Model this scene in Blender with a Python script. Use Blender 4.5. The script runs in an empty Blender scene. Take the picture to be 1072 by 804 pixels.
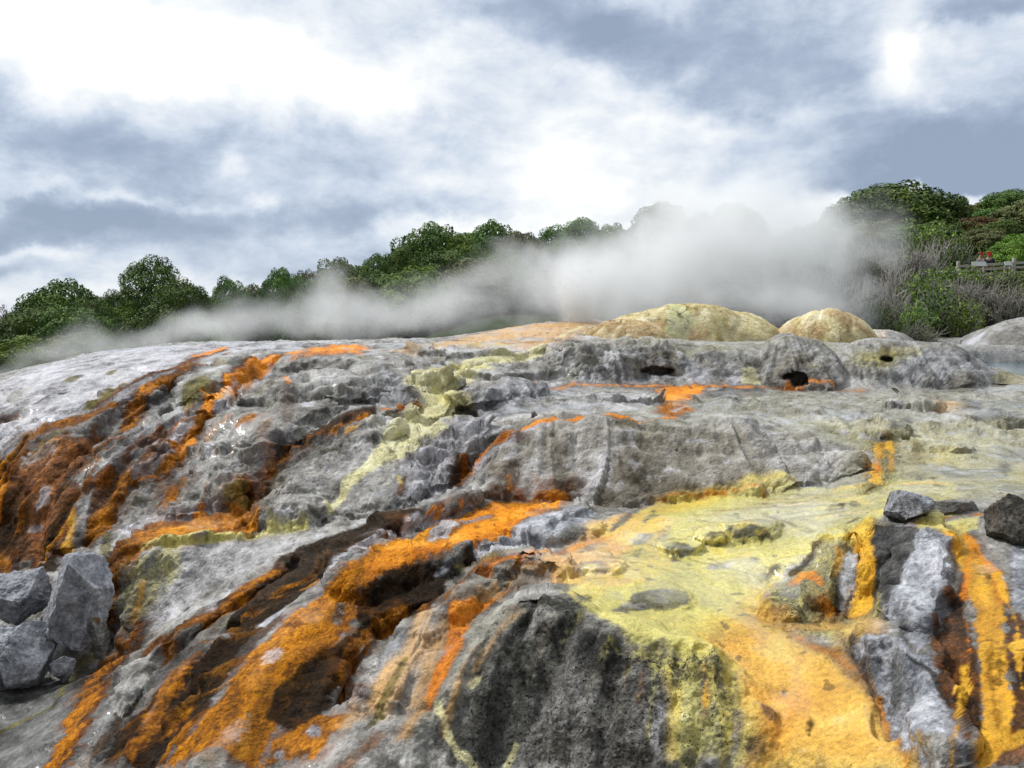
import bpy, bmesh, math, random
import numpy as np
from mathutils import Vector, Matrix
random.seed(11)
rng = np.random.default_rng(5)
scene = bpy.context.scene
COL = scene.collection
R = math.radians
# ---------------------------------------------------------------- camera
EYE = 3.0                      # eye height above the datum, metres
FPX = 850.0                    # focal length in photograph pixels (1072 wide)
PITCH = math.atan(72.0/FPX)    # the horizon lies 72 px above the centre
cam_d = bpy.data.cameras.new('camera'); cam = bpy.data.objects.new('camera', cam_d); COL.objects.link(cam)
cam_d.sensor_width = 36.0; cam_d.lens = 36.0*FPX/1072.0
cam_d.clip_start = 0.1; cam_d.clip_end = 3000
cam.location = (0, 0, EYE); cam.rotation_euler = (math.pi/2-PITCH, 0, 0)
scene.camera = cam
CP, SP = math.cos(PITCH), math.sin(PITCH)
def ray(u, v):
    """direction through photograph pixel (u,v), scaled so that y = 1"""
    a = (u-536.0)/FPX; b = (402.0-v)/FPX
    y = CP + b*SP; z = -SP + b*CP
    return a/y, z/y
def at(u, v, d):
    a, c = ray(u, v)
    return np.array([a*d, d, EYE+c*d])
def project(P):
    """world points -> photograph pixels"""
    x, y, z = P[:, 0], P[:, 1], P[:, 2]-EYE
    f = y*CP - z*SP; w = y*SP + z*CP
    f = np.maximum(f, 0.05)
    return 536+FPX*x/f, 402-FPX*w/f
# ---------------------------------------------------------------- noise
def _h(ix, iy, iz, s):
    h = (ix*np.uint32(374761393)) ^ (iy*np.uint32(668265263)) ^ (iz*np.uint32(2147483647-1640531526)) ^ np.uint32((s*2654435761) & 0xffffffff)
    h = (h ^ (h >> np.uint32(13)))*np.uint32(1274126177)
    h ^= h >> np.uint32(16)
    h = h*np.uint32(2246822519); h ^= h >> np.uint32(15)
    return h
def noise(P, s=0):
    """gradient noise of (n,3) points, about -1..1"""
    P = np.asarray(P, np.float32)
    F = np.floor(P); f = P-F
    I = F.astype(np.int64).astype(np.uint32)
    w = f*f*f*(f*(f*6-15)+10)
    out = None
    acc = np.zeros(len(P), np.float32)
    for dx in (0, 1):
        wx = w[:, 0] if dx else 1-w[:, 0]
        for dy in (0, 1):
            wy = w[:, 1] if dy else 1-w[:, 1]
            wxy = wx*wy
            for dz in (0, 1):
                wz = w[:, 2] if dz else 1-w[:, 2]
                h = _h(I[:, 0]+np.uint32(dx), I[:, 1]+np.uint32(dy), I[:, 2]+np.uint32(dz), s)
                gx = (h & np.uint32(1023)).astype(np.float32)*(2/1023.)-1
                gy = ((h >> np.uint32(10)) & np.uint32(1023)).astype(np.float32)*(2/1023.)-1
                gz = ((h >> np.uint32(20)) & np.uint32(1023)).astype(np.float32)*(2/1023.)-1
                acc += wxy*wz*(gx*(f[:, 0]-dx)+gy*(f[:, 1]-dy)+gz*(f[:, 2]-dz))
    return acc*1.5
def fbm(P, sc, o=4, s=0, g=0.5):
    P = np.asarray(P, np.float32)*np.float32(sc); a = 1.0; t = 0; n = np.zeros(len(P), np.float32)
    for i in range(o):
        n += a*noise(P+np.float32(17.3*i), s+i); t += a; a *= g; P = P*np.float32(2.03)
    return n/t
def billow(P, sc, o=3, s=0, g=0.45):
    """puffy lumps with sharp creases, 0..1"""
    P = np.asarray(P, np.float32)*np.float32(sc); a = 1.0; t = 0; n = np.zeros(len(P), np.float32)
    for i in range(o):
        n += a*np.minimum(1, np.abs(noise(P+np.float32(31.7*i), s+i))*1.7); t += a; a *= g; P = P*np.float32(2.1)
    return n/t
def sstep(x, a, b):
    t = np.clip((x-a)/(b-a), 0, 1); return t*t*(3-2*t)
# ---------------------------------------------------------------- object helpers
def srgb(r, g, b):
    return tuple(((c/255)/12.92 if c/255 <= .04045 else (((c/255)+.055)/1.055)**2.4) for c in (r, g, b))
def tag(o, label=None, cat=None, group=None, kind=None):
    if label: o['label'] = label
    if cat: o['category'] = cat
    if group: o['group'] = group
    if kind: o['kind'] = kind
    return o
def link(name, me, parent=None, loc=None):
    o = bpy.data.objects.new(name, me); COL.objects.link(o)
    if parent: o.parent = parent
    if loc is not None: o.location = loc
    return o
def empty(name, loc, rz=0):
    o = bpy.data.objects.new(name, None); COL.objects.link(o)
    o.location = loc; o.rotation_euler = (0, 0, rz); o.empty_display_size = .2
    return o
def mesh_np(name, V, F, mat=None, cols=None, smooth=True):
    """V (n,3), F (m,4) or (m,3); cols: dict attribute -> (n,3|4) point colours"""
    me = bpy.data.meshes.new(name)
    F = np.asarray(F, np.int32); k = F.shape[1]
    me.vertices.add(len(V)); me.vertices.foreach_set('co', np.ascontiguousarray(V, np.float32).ravel())
    me.loops.add(F.size); me.loops.foreach_set('vertex_index', F.ravel())
    me.polygons.add(len(F)); me.polygons.foreach_set('loop_start', np.arange(0, F.size, k, dtype=np.int32))
    me.polygons.foreach_set('loop_total', np.full(len(F), k, np.int32))
    me.polygons.foreach_set('use_smooth', np.full(len(F), smooth, bool))
    me.update(calc_edges=True)
    for n, c in (cols or {}).items():
        a = me.color_attributes.new(n, 'FLOAT_COLOR', 'POINT')
        c4 = np.ones((len(V), 4), np.float32); c4[:, :c.shape[1]] = c
        a.data.foreach_set('color', c4.ravel())
    if mat: me.materials.append(mat)
    return me
def grid_faces(n, m, wrap=False):
    """quads of an n x m vertex grid (row-major)"""
    i = np.arange(n-1)[:, None]; j = np.arange(m if wrap else m-1)[None, :]
    j2 = (j+1) % m
    return np.stack([i*m+j, i*m+j2, (i+1)*m+j2, (i+1)*m+j], -1).reshape(-1, 4)
# ---------------------------------------------------------------- terrace: surveyed profile lines (pixel u, v, distance)
LINES = [
 # near edge, running out under the platform
 [(-250,900,5.6),(100,900,4.9),(300,900,4.0),(500,930,4.5),(750,930,4.55),(1000,900,3.3),(1250,900,3.0)],
 # front domes: crest, then foot
 [(470,715,5.45),(510,668,5.8),(560,637,6.0),(600,655,5.75),(640,678,5.5),(710,683,5.4),(770,697,5.2)],
 [(450,790,5.1),(560,804,5.1),(640,804,5.0),(700,804,4.9),(760,804,4.75)],
 # yellow apron
 [(600,602,7.0),(700,600,7.0),(760,600,7.0),(800,640,6.2),(850,700,5.3),(880,760,4.6)],
 [(690,640,6.3),(740,660,5.85),(800,740,4.95),(830,800,4.5),(910,804,4.2)],
 [(600,560,8.2),(700,540,8.6),(800,522,9.2),(880,510,9.3),(940,500,9.2),(1060,500,9.0),(1200,500,9.0)],
 [(700,570,7.8),(790,560,7.8)],
 # right cascade and channel
 [(850,560,7.5),(900,548,7.4),(960,545,7.0),(1010,550,6.6),(1030,600,5.7),(1040,680,4.7),(1030,780,4.0)],
 [(830,620,6.7),(870,645,6.0),(915,640,5.9),(905,600,6.35)],
 [(920,700,5.0),(960,760,4.3)],
 [(1100,560,6.4),(1100,680,4.6),(1100,800,3.7),(1250,600,5.5)],
 # middle step: foot, then lip
 [(490,508,10.0),(560,520,9.8),(600,522,9.7),(660,525,9.6),(750,513,9.7),(860,503,9.9)],
 [(505,478,10.4),(540,455,10.75),(600,446,10.9),(700,447,10.9),(800,455,10.8),(870,475,10.6),(920,470,11.2),(1000,470,11),(1200,470,11)],
 [(560,435,12),(650,425,13.2),(800,425,13),(900,440,12.5),(1000,440,12.5),(1060,440,12.5),(1200,440,12.5)],
 [(600,410,15),(700,412,15),(850,412,15.3),(1000,412,15.5),(1072,408,15.5),(1200,410,15.5)],
 # back ledge: foot, lip
 [(590,398,15.8),(740,405,15.8),(850,405,16),(1000,406,16),(1040,402,16.3)],
 [(580,368,16.8),(650,365,16.8),(740,368,16.8),(800,372,16.8),(900,368,17),(1000,370,17),(1028,380,17)],
 [(600,358,20),(750,360,20),(900,362,20),(950,360,22),(985,364,22)],
 [(480,352,22),(560,339,24),(620,334,25),(700,345,24)],
 [(400,356,20),(300,357,20),(200,358,20),(100,368,19),(0,395,17),(-100,430,16),(-260,480,15)],
 # cream steps
 [(420,372,17),(480,372,17),(540,372,17)], [(430,395,15),(520,395,15)], [(440,446,12.4),(475,440,12.6),(540,420,13.2)],
 # left massif
 [(300,375,16.5),(380,380,16),(430,410,14),(400,440,12)], [(340,420,12.8),(300,440,12.2)], [(230,420,13),(260,480,11)],
 [(350,490,10.9),(420,500,10.6),(465,510,10.2)], [(280,540,10.1),(330,540,9.8),(400,543,9.2)],
 # far left slope
 [(60,400,15),(150,390,15.5),(220,385,15.8)], [(0,430,14),(50,440,13),(130,430,13.3),(200,440,12.6)],
 [(0,480,12),(30,462,12.4),(100,500,11.4),(180,500,11.2)], [(60,520,11.2),(100,560,10.6)],
 [(0,560,11),(20,600,10.4)], [(-100,520,12.5),(-160,600,11)],
 # left ledge: rim, floor, foot of its face
 [(125,585,8.8),(200,575,9.0),(290,565,9.1)], [(180,555,9.8),(250,547,10.0)],
 [(115,680,8.3),(200,640,8.2),(280,610,8.2),(340,582,8.4)],
 [(20,650,8.8),(60,720,7.6),(0,780,6.6),(-120,700,8)],
 [(130,690,7.4),(200,660,7.4),(270,620,7.7)], [(80,760,6.3),(50,804,5.9)],
 # diagonal rib, orange stream, dark bulge and the next rib
 [(480,524,9.6),(400,555,8.7),(300,620,7.2),(230,680,6.3),(150,760,5.6),(120,804,5.2)],
 [(580,527,9.5),(500,560,8.3),(440,580,7.7),(360,630,6.7),(300,690,5.9),(230,760,5.2),(200,804,4.8)],
 [(460,585,7.5),(400,588,7.4),(370,600,7.15)], [(450,640,6.65),(370,660,6.4),(330,740,5.5),(300,804,4.9)],
 [(540,590,7.4),(480,630,6.6),(430,680,6.0),(400,740,5.4),(380,804,4.9)], [(500,650,6.3),(460,705,5.6)],
]
pts = []
for L in LINES:
    for a, b in zip(L[:-1], L[1:]):
        n = max(1, int(math.hypot(a[0]-b[0], a[1]-b[1])/32))
        for k in range(n):
            t = k/n
            A, B = at(*a), at(*b)
            pts.append(A*(1-t)+B*t)
    pts.append(at(*L[-1]))
e = EYE
for x, y, z in [(-14,26,-2.0),(-8,26,-1.6),(-3,27,-1.5),(2,29,-1.2),(7,29,-1.1),(-16,34,-3),(-6,34,-2.6),(4,35,-1.6),(12,33,-.9),(22,33,-.8),
                (10.8,16.4,-1.30),(13,16.3,-1.30),(17,16.1,-1.3),(11.0,18.4,-1.75),(13.5,19,-1.8),(17,19,-1.8),(12.5,22,-1.7),(17,22.5,-1.7),(8.5,24.5,-.85),(11.5,24.6,-.95),(15,24.8,-.95),(22,25,-.95),(12,28,-.9),(16,29,-.8),(22,16,-1.25),
                (-3,1.5,-3.3),(0,1.5,-3.3),(3,1.5,-3.0),(-1.5,3,-3.2),(1.5,3,-3.0),(-18,20,-2.8),(-14,15,-3.2),(-9,8,-3.7),(-5,4,-3.5),(-16,8,-3.9),
                (9,7,-1.7),(6,4,-1.9),(16,12,-1.6)]:
    pts.append(np.array([x, y, z+e]))
pts = np.array(pts)
c2 = 0.12**2
def kern(dx, dy): return np.sqrt(dx*dx+dy*dy+c2)
n = len(pts)
A = np.zeros((n+1, n+1)); A[:n, :n] = kern(pts[:, None, 0]-pts[None, :, 0], pts[:, None, 1]-pts[None, :, 1]) - 0.02*np.eye(n)
A[:n, n] = 1; A[n, :n] = 1
sol = np.linalg.solve(A, np.r_[pts[:, 2], 0])
GX0, GX1, GY0, GY1, GS = -24.0, 24.0, 1.0, 36.0, 0.06
gx = np.arange(GX0, GX1+GS/2, GS); gy = np.arange(GY0, GY1+GS/2, GS)
H = np.zeros((len(gy), len(gx)), np.float32)
for j, yy in enumerate(gy):
    H[j] = (kern(gx[:, None]-pts[None, :, 0], yy-pts[None, :, 1]) @ sol[:n]) + sol[n]
def sample(G, x, y):
    fx = np.clip((x-GX0)/GS, 0, G.shape[1]-1.001); fy = np.clip((y-GY0)/GS, 0, G.shape[0]-1.001)
    i = fx.astype(np.int32); j = fy.astype(np.int32); fx = fx-i; fy = fy-j
    return (G[j, i]*(1-fx)+G[j, i+1]*fx)*(1-fy)+(G[j+1, i]*(1-fx)+G[j+1, i+1]*fx)*fy
def cast(u, v, d0=3.0, d1=33.0):
    """first hit of the ray through (u,v) with the smooth terrace"""
    a, c = ray(u, v); d = np.arange(d0, d1, 0.02)
    below = (EYE+c*d) < sample(H, a*d, d)
    k = int(np.argmax(below)) if below.any() else len(d)-1
    return np.array([a*d[k], d[k], EYE+c*d[k]])

# ---------------------------------------------------------------- folds, ribs, plates and gullies on the smooth terrace
def up2(G):
    G2 = np.zeros((G.shape[0]*2-1, G.shape[1]*2-1), np.float32)
    G2[::2, ::2] = G; G2[1::2, ::2] = (G[:-1]+G[1:])/2
    G2[:, 1::2] = (G2[:, :-2:2]+G2[:, 2::2])/2
    return G2
def seg_dist(x, y, W):
    """distance to a polyline W (n,2+) and interpolated third value"""
    best = np.full(x.shape, 1e9, np.float32); val = np.zeros(x.shape, np.float32)
    if len(W) == 1: W = np.vstack([W, W+1e-4])
    for a, b in zip(W[:-1], W[1:]):
        dx, dy = b[0]-a[0], b[1]-a[1]; L2 = dx*dx+dy*dy+1e-9
        t = np.clip(((x-a[0])*dx+(y-a[1])*dy)/L2, 0, 1)
        d = np.hypot(x-a[0]-t*dx, y-a[1]-t*dy)
        if len(a) > 2:
            v = a[2]+t*(b[2]-a[2]); k = d-v < best-val
            best = np.where(k, d, best); val = np.where(k, v, val)
        else: best = np.minimum(best, d)
    return best, val
def poly_sd(x, y, W):
    """signed distance to polygon, positive inside"""
    d = np.full(x.shape, 1e9, np.float32); ins = np.zeros(x.shape, bool)
    for a, b in zip(W, np.roll(W, -1, 0)):
        dx, dy = b[0]-a[0], b[1]-a[1]; L2 = dx*dx+dy*dy+1e-9
        t = np.clip(((x-a[0])*dx+(y-a[1])*dy)/L2, 0, 1)
        d = np.minimum(d, np.hypot(x-a[0]-t*dx, y-a[1]-t*dy))
        c = ((a[1] > y) != (b[1] > y)) & (x < dx*(y-a[1])/(dy+1e-12)+a[0])
        ins ^= c
    return np.where(ins, d, -d)
BULGES = [ # pixel polyline, radius m, height m
 ([(335,385),(400,390),(425,405)],.9,.34), ([(300,420),(350,410)],.8,.30), ([(275,465),(305,448)],.7,.26), ([(365,455),(345,485),(325,515)],.7,.28),
 ([(385,495),(400,520)],.65,.24), ([(285,548),(315,545)],.42,.25), ([(500,420),(545,410)],.5,.20), ([(445,485),(462,468)],.55,.24), ([(480,470),(470,490)],.4,.2),
 ([(530,480),(520,500)],.4,.2), ([(575,470),(570,500)],.5,.18), ([(640,465),(650,505)],.55,.2), ([(700,462),(710,505)],.5,.17), ([(765,468),(775,500)],.6,.24), ([(835,480),(840,495)],.45,.2), ([(882,494)],.26,.26),
 ([(600,378),(650,376)],.55,.25), ([(690,374)],.5,.28), ([(750,374),(775,374)],.5,.14), ([(835,385)],.85,.38), ([(930,376),(1000,384)],.7,.26), ([(900,378)],.5,.2),
 ([(430,378),(445,384)],.45,.2), ([(480,383),(520,380)],.4,.14), ([(400,440),(420,432)],.3,.16),
 ([(480,528),(400,562),(345,598)],.20,.16), ([(290,598),(240,638),(190,672)],.22,.14), ([(378,612),(420,594),(462,590)],.28,.16), ([(540,594),(490,622),(440,668)],.25,.14),
 ([(200,395),(150,412),(120,430)],.5,.22), ([(205,405),(195,425)],.4,.22), ([(250,385),(225,400)],.45,.2), ([(100,445),(60,462)],.5,.2), ([(180,452),(130,475)],.5,.22), ([(160,470),(110,515),(90,550)],.35,.22), ([(215,430),(185,450)],.3,.18),
 ([(260,450),(235,475)],.5,.24), ([(230,500),(210,520)],.5,.2), ([(60,480),(45,520)],.4,.22), ([(25,470),(10,520)],.35,.2), ([(85,500),(72,550)],.3,.2),
 ([(600,555),(560,562)],.35,.10), ([(548,604),(575,600)],.28,.12), ([(520,600),(490,620)],.25,.1), ([(785,560)],.3,.13), ([(748,566)],.16,.08), ([(712,576)],.2,.07), ([(690,628)],.3,.06), ([(622,594)],.25,.07),
 ([(560,645),(520,700)],.5,.08), ([(640,690),(610,760)],.5,.08), ([(735,695),(735,760)],.28,.12), ([(700,692),(690,770)],.2,.1),
 ([(840,600),(820,640)],.22,.12), ([(875,580),(860,640)],.2,.16), ([(905,610)],.16,.1), ([(780,770)],.2,.1), ([(470,650),(455,700)],.14,.05), ([(420,690),(400,730)],.2,.1),
 ([(1020,330)],.01,.0), ([(990,470)],.4,.08), ([(930,455)],.3,.12), ([(1040,440)],.4,.1), ([(965,426)],.4,.13), ([(940,425)],.3,.12), ([(760,420)],.5,.08), ([(650,420)],.6,.1),
]
GULLIES = [([(530,655),(490,720),(470,790)],.09,.05), ([(600,660),(575,720),(560,800)],.09,.06), ([(650,682),(640,740),(630,804)],.08,.06), ([(690,690),(680,804)],.08,.05), ([(735,697),(730,804)],.08,.05), ([(562,645),(530,720),(515,804)],.10,.06), ([(715,690),(708,760)],.05,.04), ([(625,672),(605,740),(595,804)],.06,.05),
 ([(385,432),(340,450),(300,480),(265,520)],.22,.16), ([(305,370),(260,398),(215,432)],.25,.14), ([(575,690),(545,750),(520,800)],.20,.07), ([(555,443),(510,468),(488,497)],.16,.1),
 ([(470,445),(490,438)],.25,.2), ([(510,612),(545,618),(570,612)],.10,.10), ([(765,700),(768,740)],.12,.1), ([(445,640),(400,655),(370,690),(355,730)],.16,.12), ([(890,560),(880,640)],.1,.08),
 ([(140,430),(100,460)],.2,.12), ([(120,470),(85,485),(60,510)],.2,.12), ([(200,445),(130,500),(100,545)],.16,.1), ([(170,690),(120,760)],.14,.1), ([(250,650),(190,720),(150,790)],.2,.12), ([(925,700),(935,760)],.12,.1)]
PLATES = [([(915,556),(940,548),(990,553),(1000,575),(995,610),(990,640),(975,670),(960,682),(945,660),(925,640),(918,610),(912,575)],.13), ([(893,672),(925,664),(955,682),(985,690),(1000,720),(1005,745),(1010,804),(965,804),(945,775),(925,735),(905,700)],.11),
 ([(495,573),(520,566),(545,545),(570,535),(615,530),(622,536),(590,552),(570,572),(540,574)],.07), ([(115,740),(130,695),(165,680),(170,688),(150,715),(128,752)],.08),
 ([(400,448),(468,440),(478,428),(455,404),(428,400),(440,425)],.10), ([(480,395),(560,378),(600,380),(590,392),(520,398)],.10), ([(440,385),(560,372),(620,362),(500,362),(420,370)],.10),
 ([(450,560),(462,545),(480,548),(470,560)],.03), ([(118,590),(150,574),(260,562),(310,556),(330,548),(270,540),(150,552)],.05)]
H0 = H.copy()
casts = [([cast(u, v)[:2] for u, v in L], r, h) for L, r, h in BULGES]
gul = [([cast(u, v)[:2] for u, v in L], r, h) for L, r, h in GULLIES]
pla = [(np.array([cast(u, v)[:2] for u, v in L]), h) for L, h in PLATES]
H = up2(H); GS = GS/2
gx = GX0+GS*np.arange(H.shape[1]); gy = GY0+GS*np.arange(H.shape[0])
def box(W, m):
    W = np.array(W); i0, i1 = np.searchsorted(gx, [W[:, 0].min()-m, W[:, 0].max()+m]); j0, j1 = np.searchsorted(gy, [W[:, 1].min()-m, W[:, 1].max()+m])
    return slice(j0, j1), slice(i0, i1), np.meshgrid(gx[i0:i1], gy[j0:j1])
wx_ = None
for W, h in pla:
    sj, si, (X, Y) = box(W, .3)
    Q = np.stack([X.ravel(), Y.ravel(), np.zeros(X.size)], 1)
    sd = poly_sd(X, Y, W).astype(np.float32)+(.10*fbm(Q, 2.5, 3, 77)).reshape(X.shape)
    H[sj, si] += h*sstep(sd, -.03, .05)
Bf = np.zeros_like(H)
for W, r, h in casts:
    sj, si, (X, Y) = box(W, r*1.4)
    Q = np.stack([X.ravel(), Y.ravel(), np.zeros(X.size)], 1)
    d = seg_dist(X, Y, np.array(W))[0]*(1+.30*fbm(Q, 1.2/r*.6, 2, 79)).reshape(X.shape)
    Bf[sj, si] = np.maximum(Bf[sj, si], h*np.sqrt(np.clip(1-(d/r)**2, 0, 1)))
H += Bf
for W, r, h in gul:
    sj, si, (X, Y) = box(W, r)
    d = seg_dist(X, Y, np.array(W))[0]
    H[sj, si] -= h*np.clip(1-(d/r)**2, 0, 1)**1.5
# ---------------------------------------------------------------- mesh: fan of columns, rows spaced evenly over the surface
NC, NR, ND = 1160, 880, 1700
ta = np.concatenate([np.linspace(-1.5, -.74, 111)[:-1], np.linspace(-.74, .74, 940), np.linspace(.74, 1.5, 111)[1:]]); dd = np.geomspace(1.6, 34.0, ND)
Xs = ta[:, None]*dd[None, :]; Zs = sample(H, Xs, np.broadcast_to(dd, Xs.shape)).astype(np.float32)
el = np.arctan2(Zs-EYE, dd[None, :])
dl = np.abs(np.diff(el, axis=1)) + 0.16*np.diff(dd)[None, :]/dd[None, 1:]
dl *= sstep(dd[1:], 2.0, 4.0)[None, :]*.9+.1
cl = np.concatenate([np.zeros((NC, 1)), np.cumsum(dl, 1)], 1); cl /= cl[:, -1:]
tt = np.linspace(0, 1, NR)
DD = np.stack([np.interp(tt, cl[i], dd) for i in range(NC)])      # (NC, NR)
P = np.stack([(ta[:, None]*DD).ravel(), DD.ravel(), np.zeros(NC*NR)], 1)
P[:, 2] = sample(H, P[:, 0], P[:, 1])
gHx = np.gradient(H, GS, axis=1); gHy = np.gradient(H, GS, axis=0)
def blur(G, r):
    k = np.ones(2*r+1)/(2*r+1)
    for ax in (0, 1):
        Gp = np.pad(G, [(r, r) if a == ax else (0, 0) for a in (0, 1)], mode='edge')
        c = np.cumsum(Gp, axis=ax); z = np.zeros_like(np.take(c, [0], axis=ax)); c = np.concatenate([z, c], ax)
        m = G.shape[ax]
        G = (np.take(c, np.arange(2*r+1, 2*r+1+m), axis=ax)-np.take(c, np.arange(0, m), axis=ax))/(2*r+1)
    return G
bHx, bHy = blur(gHx, 6), blur(gHy, 6)
nx, ny = -sample(gHx, P[:, 0], P[:, 1]), -sample(gHy, P[:, 0], P[:, 1])
slope = np.hypot(nx, ny)
N = np.stack([nx, ny, np.ones(len(P))], 1); N /= np.linalg.norm(N, axis=1)[:, None]
# streaks that follow the fall line (noise averaged down the slope)
def lic(P, sc, L, steps, s):
    q = P[:, :2].copy(); acc = np.zeros(len(P), np.float32); st = L/steps
    for k in range(steps):
        Q = np.stack([q[:, 0], q[:, 1], np.zeros(len(q))], 1)
        acc += noise(Q*sc, s)
        fx, fy = -sample(bHx, q[:, 0], q[:, 1]), -sample(bHy, q[:, 0], q[:, 1])
        m = np.hypot(fx, fy)+.05
        q[:, 0] += st*fx/m; q[:, 1] += st*fy/m
    return acc/steps*2.2
# ---------------------------------------------------------------- lumps, folds, ledges and drips of the sinter, pushed out along the surface normal
S1 = lic(P, 9.0, 0.9, 14, 3)
S2 = lic(P, 24.0, 0.6, 10, 4)
S3 = lic(P, 5.5, 2.4, 24, 8)
steep = sstep(slope, .22, .9)
warp = np.stack([fbm(P, .9, 2, 60), fbm(P, .9, 2, 61), fbm(P, .9, 2, 62)], 1)
Pw = P + .35*warp
nearf = np.clip(P[:, 1]/9.0, .55, 1.2)*(1-.35*sstep(P[:, 1], 13, 16))                     # nearer bays of the terrace are more finely worked
rz_ = fbm(P, .5, 2, 40)
rough = np.clip(.30+.85*steep + .55*rz_, 0.12, 1.35).astype(np.float32)
for L_, f_ in (([(488,510),(503,470),(540,446),(700,440),(885,462),(905,502),(750,520),(600,528)], .42), ([(730,366),(1032,368),(1042,404),(730,406)], .45), ([(590,612),(690,530),(900,508),(960,540),(860,570),(800,650),(960,804),(780,804),(700,680),(620,640)], .55), ([(-60,600),(-40,470),(40,455),(130,445),(150,490),(110,560)], .4), ([(115,700),(125,585),(290,560),(340,560),(200,660)], .5), ([(500,690),(560,632),(640,670),(690,690),(690,804),(450,804)], .42)):
    W_ = np.array([cast(u, v)[:2] for u, v in L_]); k_ = np.nonzero((P[:, 0] > W_[:, 0].min()-1) & (P[:, 0] < W_[:, 0].max()+1) & (P[:, 1] > W_[:, 1].min()-1) & (P[:, 1] < W_[:, 1].max()+1))[0]
    rough[k_] *= 1-(1-f_)*sstep(poly_sd(P[k_, 0], P[k_, 1], W_), -.25, .25)
# thin horizontal ledges where the crust built up in layers
sh_ = .20; ph = P[:, 2]/sh_ + 1.6*fbm(P, .8, 3, 47); fr = ph-np.floor(ph)
led = (sstep(fr, .30, .62)-fr)*sh_*np.clip(.35*steep+.15+.8*fbm(P, .45, 2, 48), 0, .7)*sstep(P[:, 1], 8.6, 11.0)*sstep(P[:, 0]/P[:, 1], -.48, -.30)*sstep(-P[:, 1], -15.5, -13.5)
b1 = billow(Pw*np.array([1, 1, .8]), 1.1, 2, 20); b2 = billow(Pw, 3.0, 3, 24); b3 = billow(P+.05*warp, 9.5, 2, 26)
pit = sstep(fbm(P, 6.5, 2, 28), .22, .48)
disp = rough*nearf*(.24*(b1-.35) + .115*(b2-.35) + .036*(b3-.3) - .022*pit) + steep*(.030*S1+.010*S2)+np.clip(sstep(slope, .08, .5)*nearf, 0, 1)*(.075*S3+.05*np.abs(S3)) + .005*fbm(P, 30, 2, 33)*np.clip(rough, .3, 1)
P = P + N*disp[:, None]; P[:, 2] += led
# ---------------------------------------------------------------- vent hollows in the back ledge: pushed back into the rock
for (u, v), rx, rz, dep in [((834,397),.22,.16,.6), ((688,389),.36,.10,.4), ((928,376.5),.12,.06,.35), ((487,437),.22,.16,.35), ((560,603),.22,.10,.2)]:
    c = cast(u, v)
    w = np.clip(1-((P[:, 0]-c[0])/rx)**2-((P[:, 2]-c[2])/rz)**2+.9*fbm(P, 5, 3, 91), 0, 1)*(np.abs(P[:, 1]-c[1]) < .9)
    w = sstep(w, 0, .55)
    P[:, 0] += P[:, 0]/P[:, 1]*dep*w; P[:, 1] += dep*w
# ---------------------------------------------------------------- where each surveyed outline falls on the finished terrace
pu, pv = project(P)
BW, BH = 540, 404
iu = np.round(pu/2).astype(int); iv = np.round(pv/2).astype(int)
ok = (iu >= -120) & (iu < BW+120) & (iv >= 0) & (iv < BH+30)
idx = np.nonzero(ok)[0]; idx = idx[np.argsort(-P[idx, 1])]
buf = np.full((BH+30, BW+240), -1, np.int64); buf[iv[idx], iu[idx]+120] = idx
for _ in range(40):
    e_ = buf < 0
    if not e_.any(): break
    for ax, sh in ((0, 1), (0, -1), (1, 1), (1, -1)):
        r_ = np.roll(buf, sh, ax); buf = np.where((buf < 0), r_, buf)
def on(u, v):
    j = int(np.clip(round(v/2), 0, BH+29)); i = int(np.clip(round(u/2)+120, 0, BW+239))
    return P[buf[j, i]]
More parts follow.
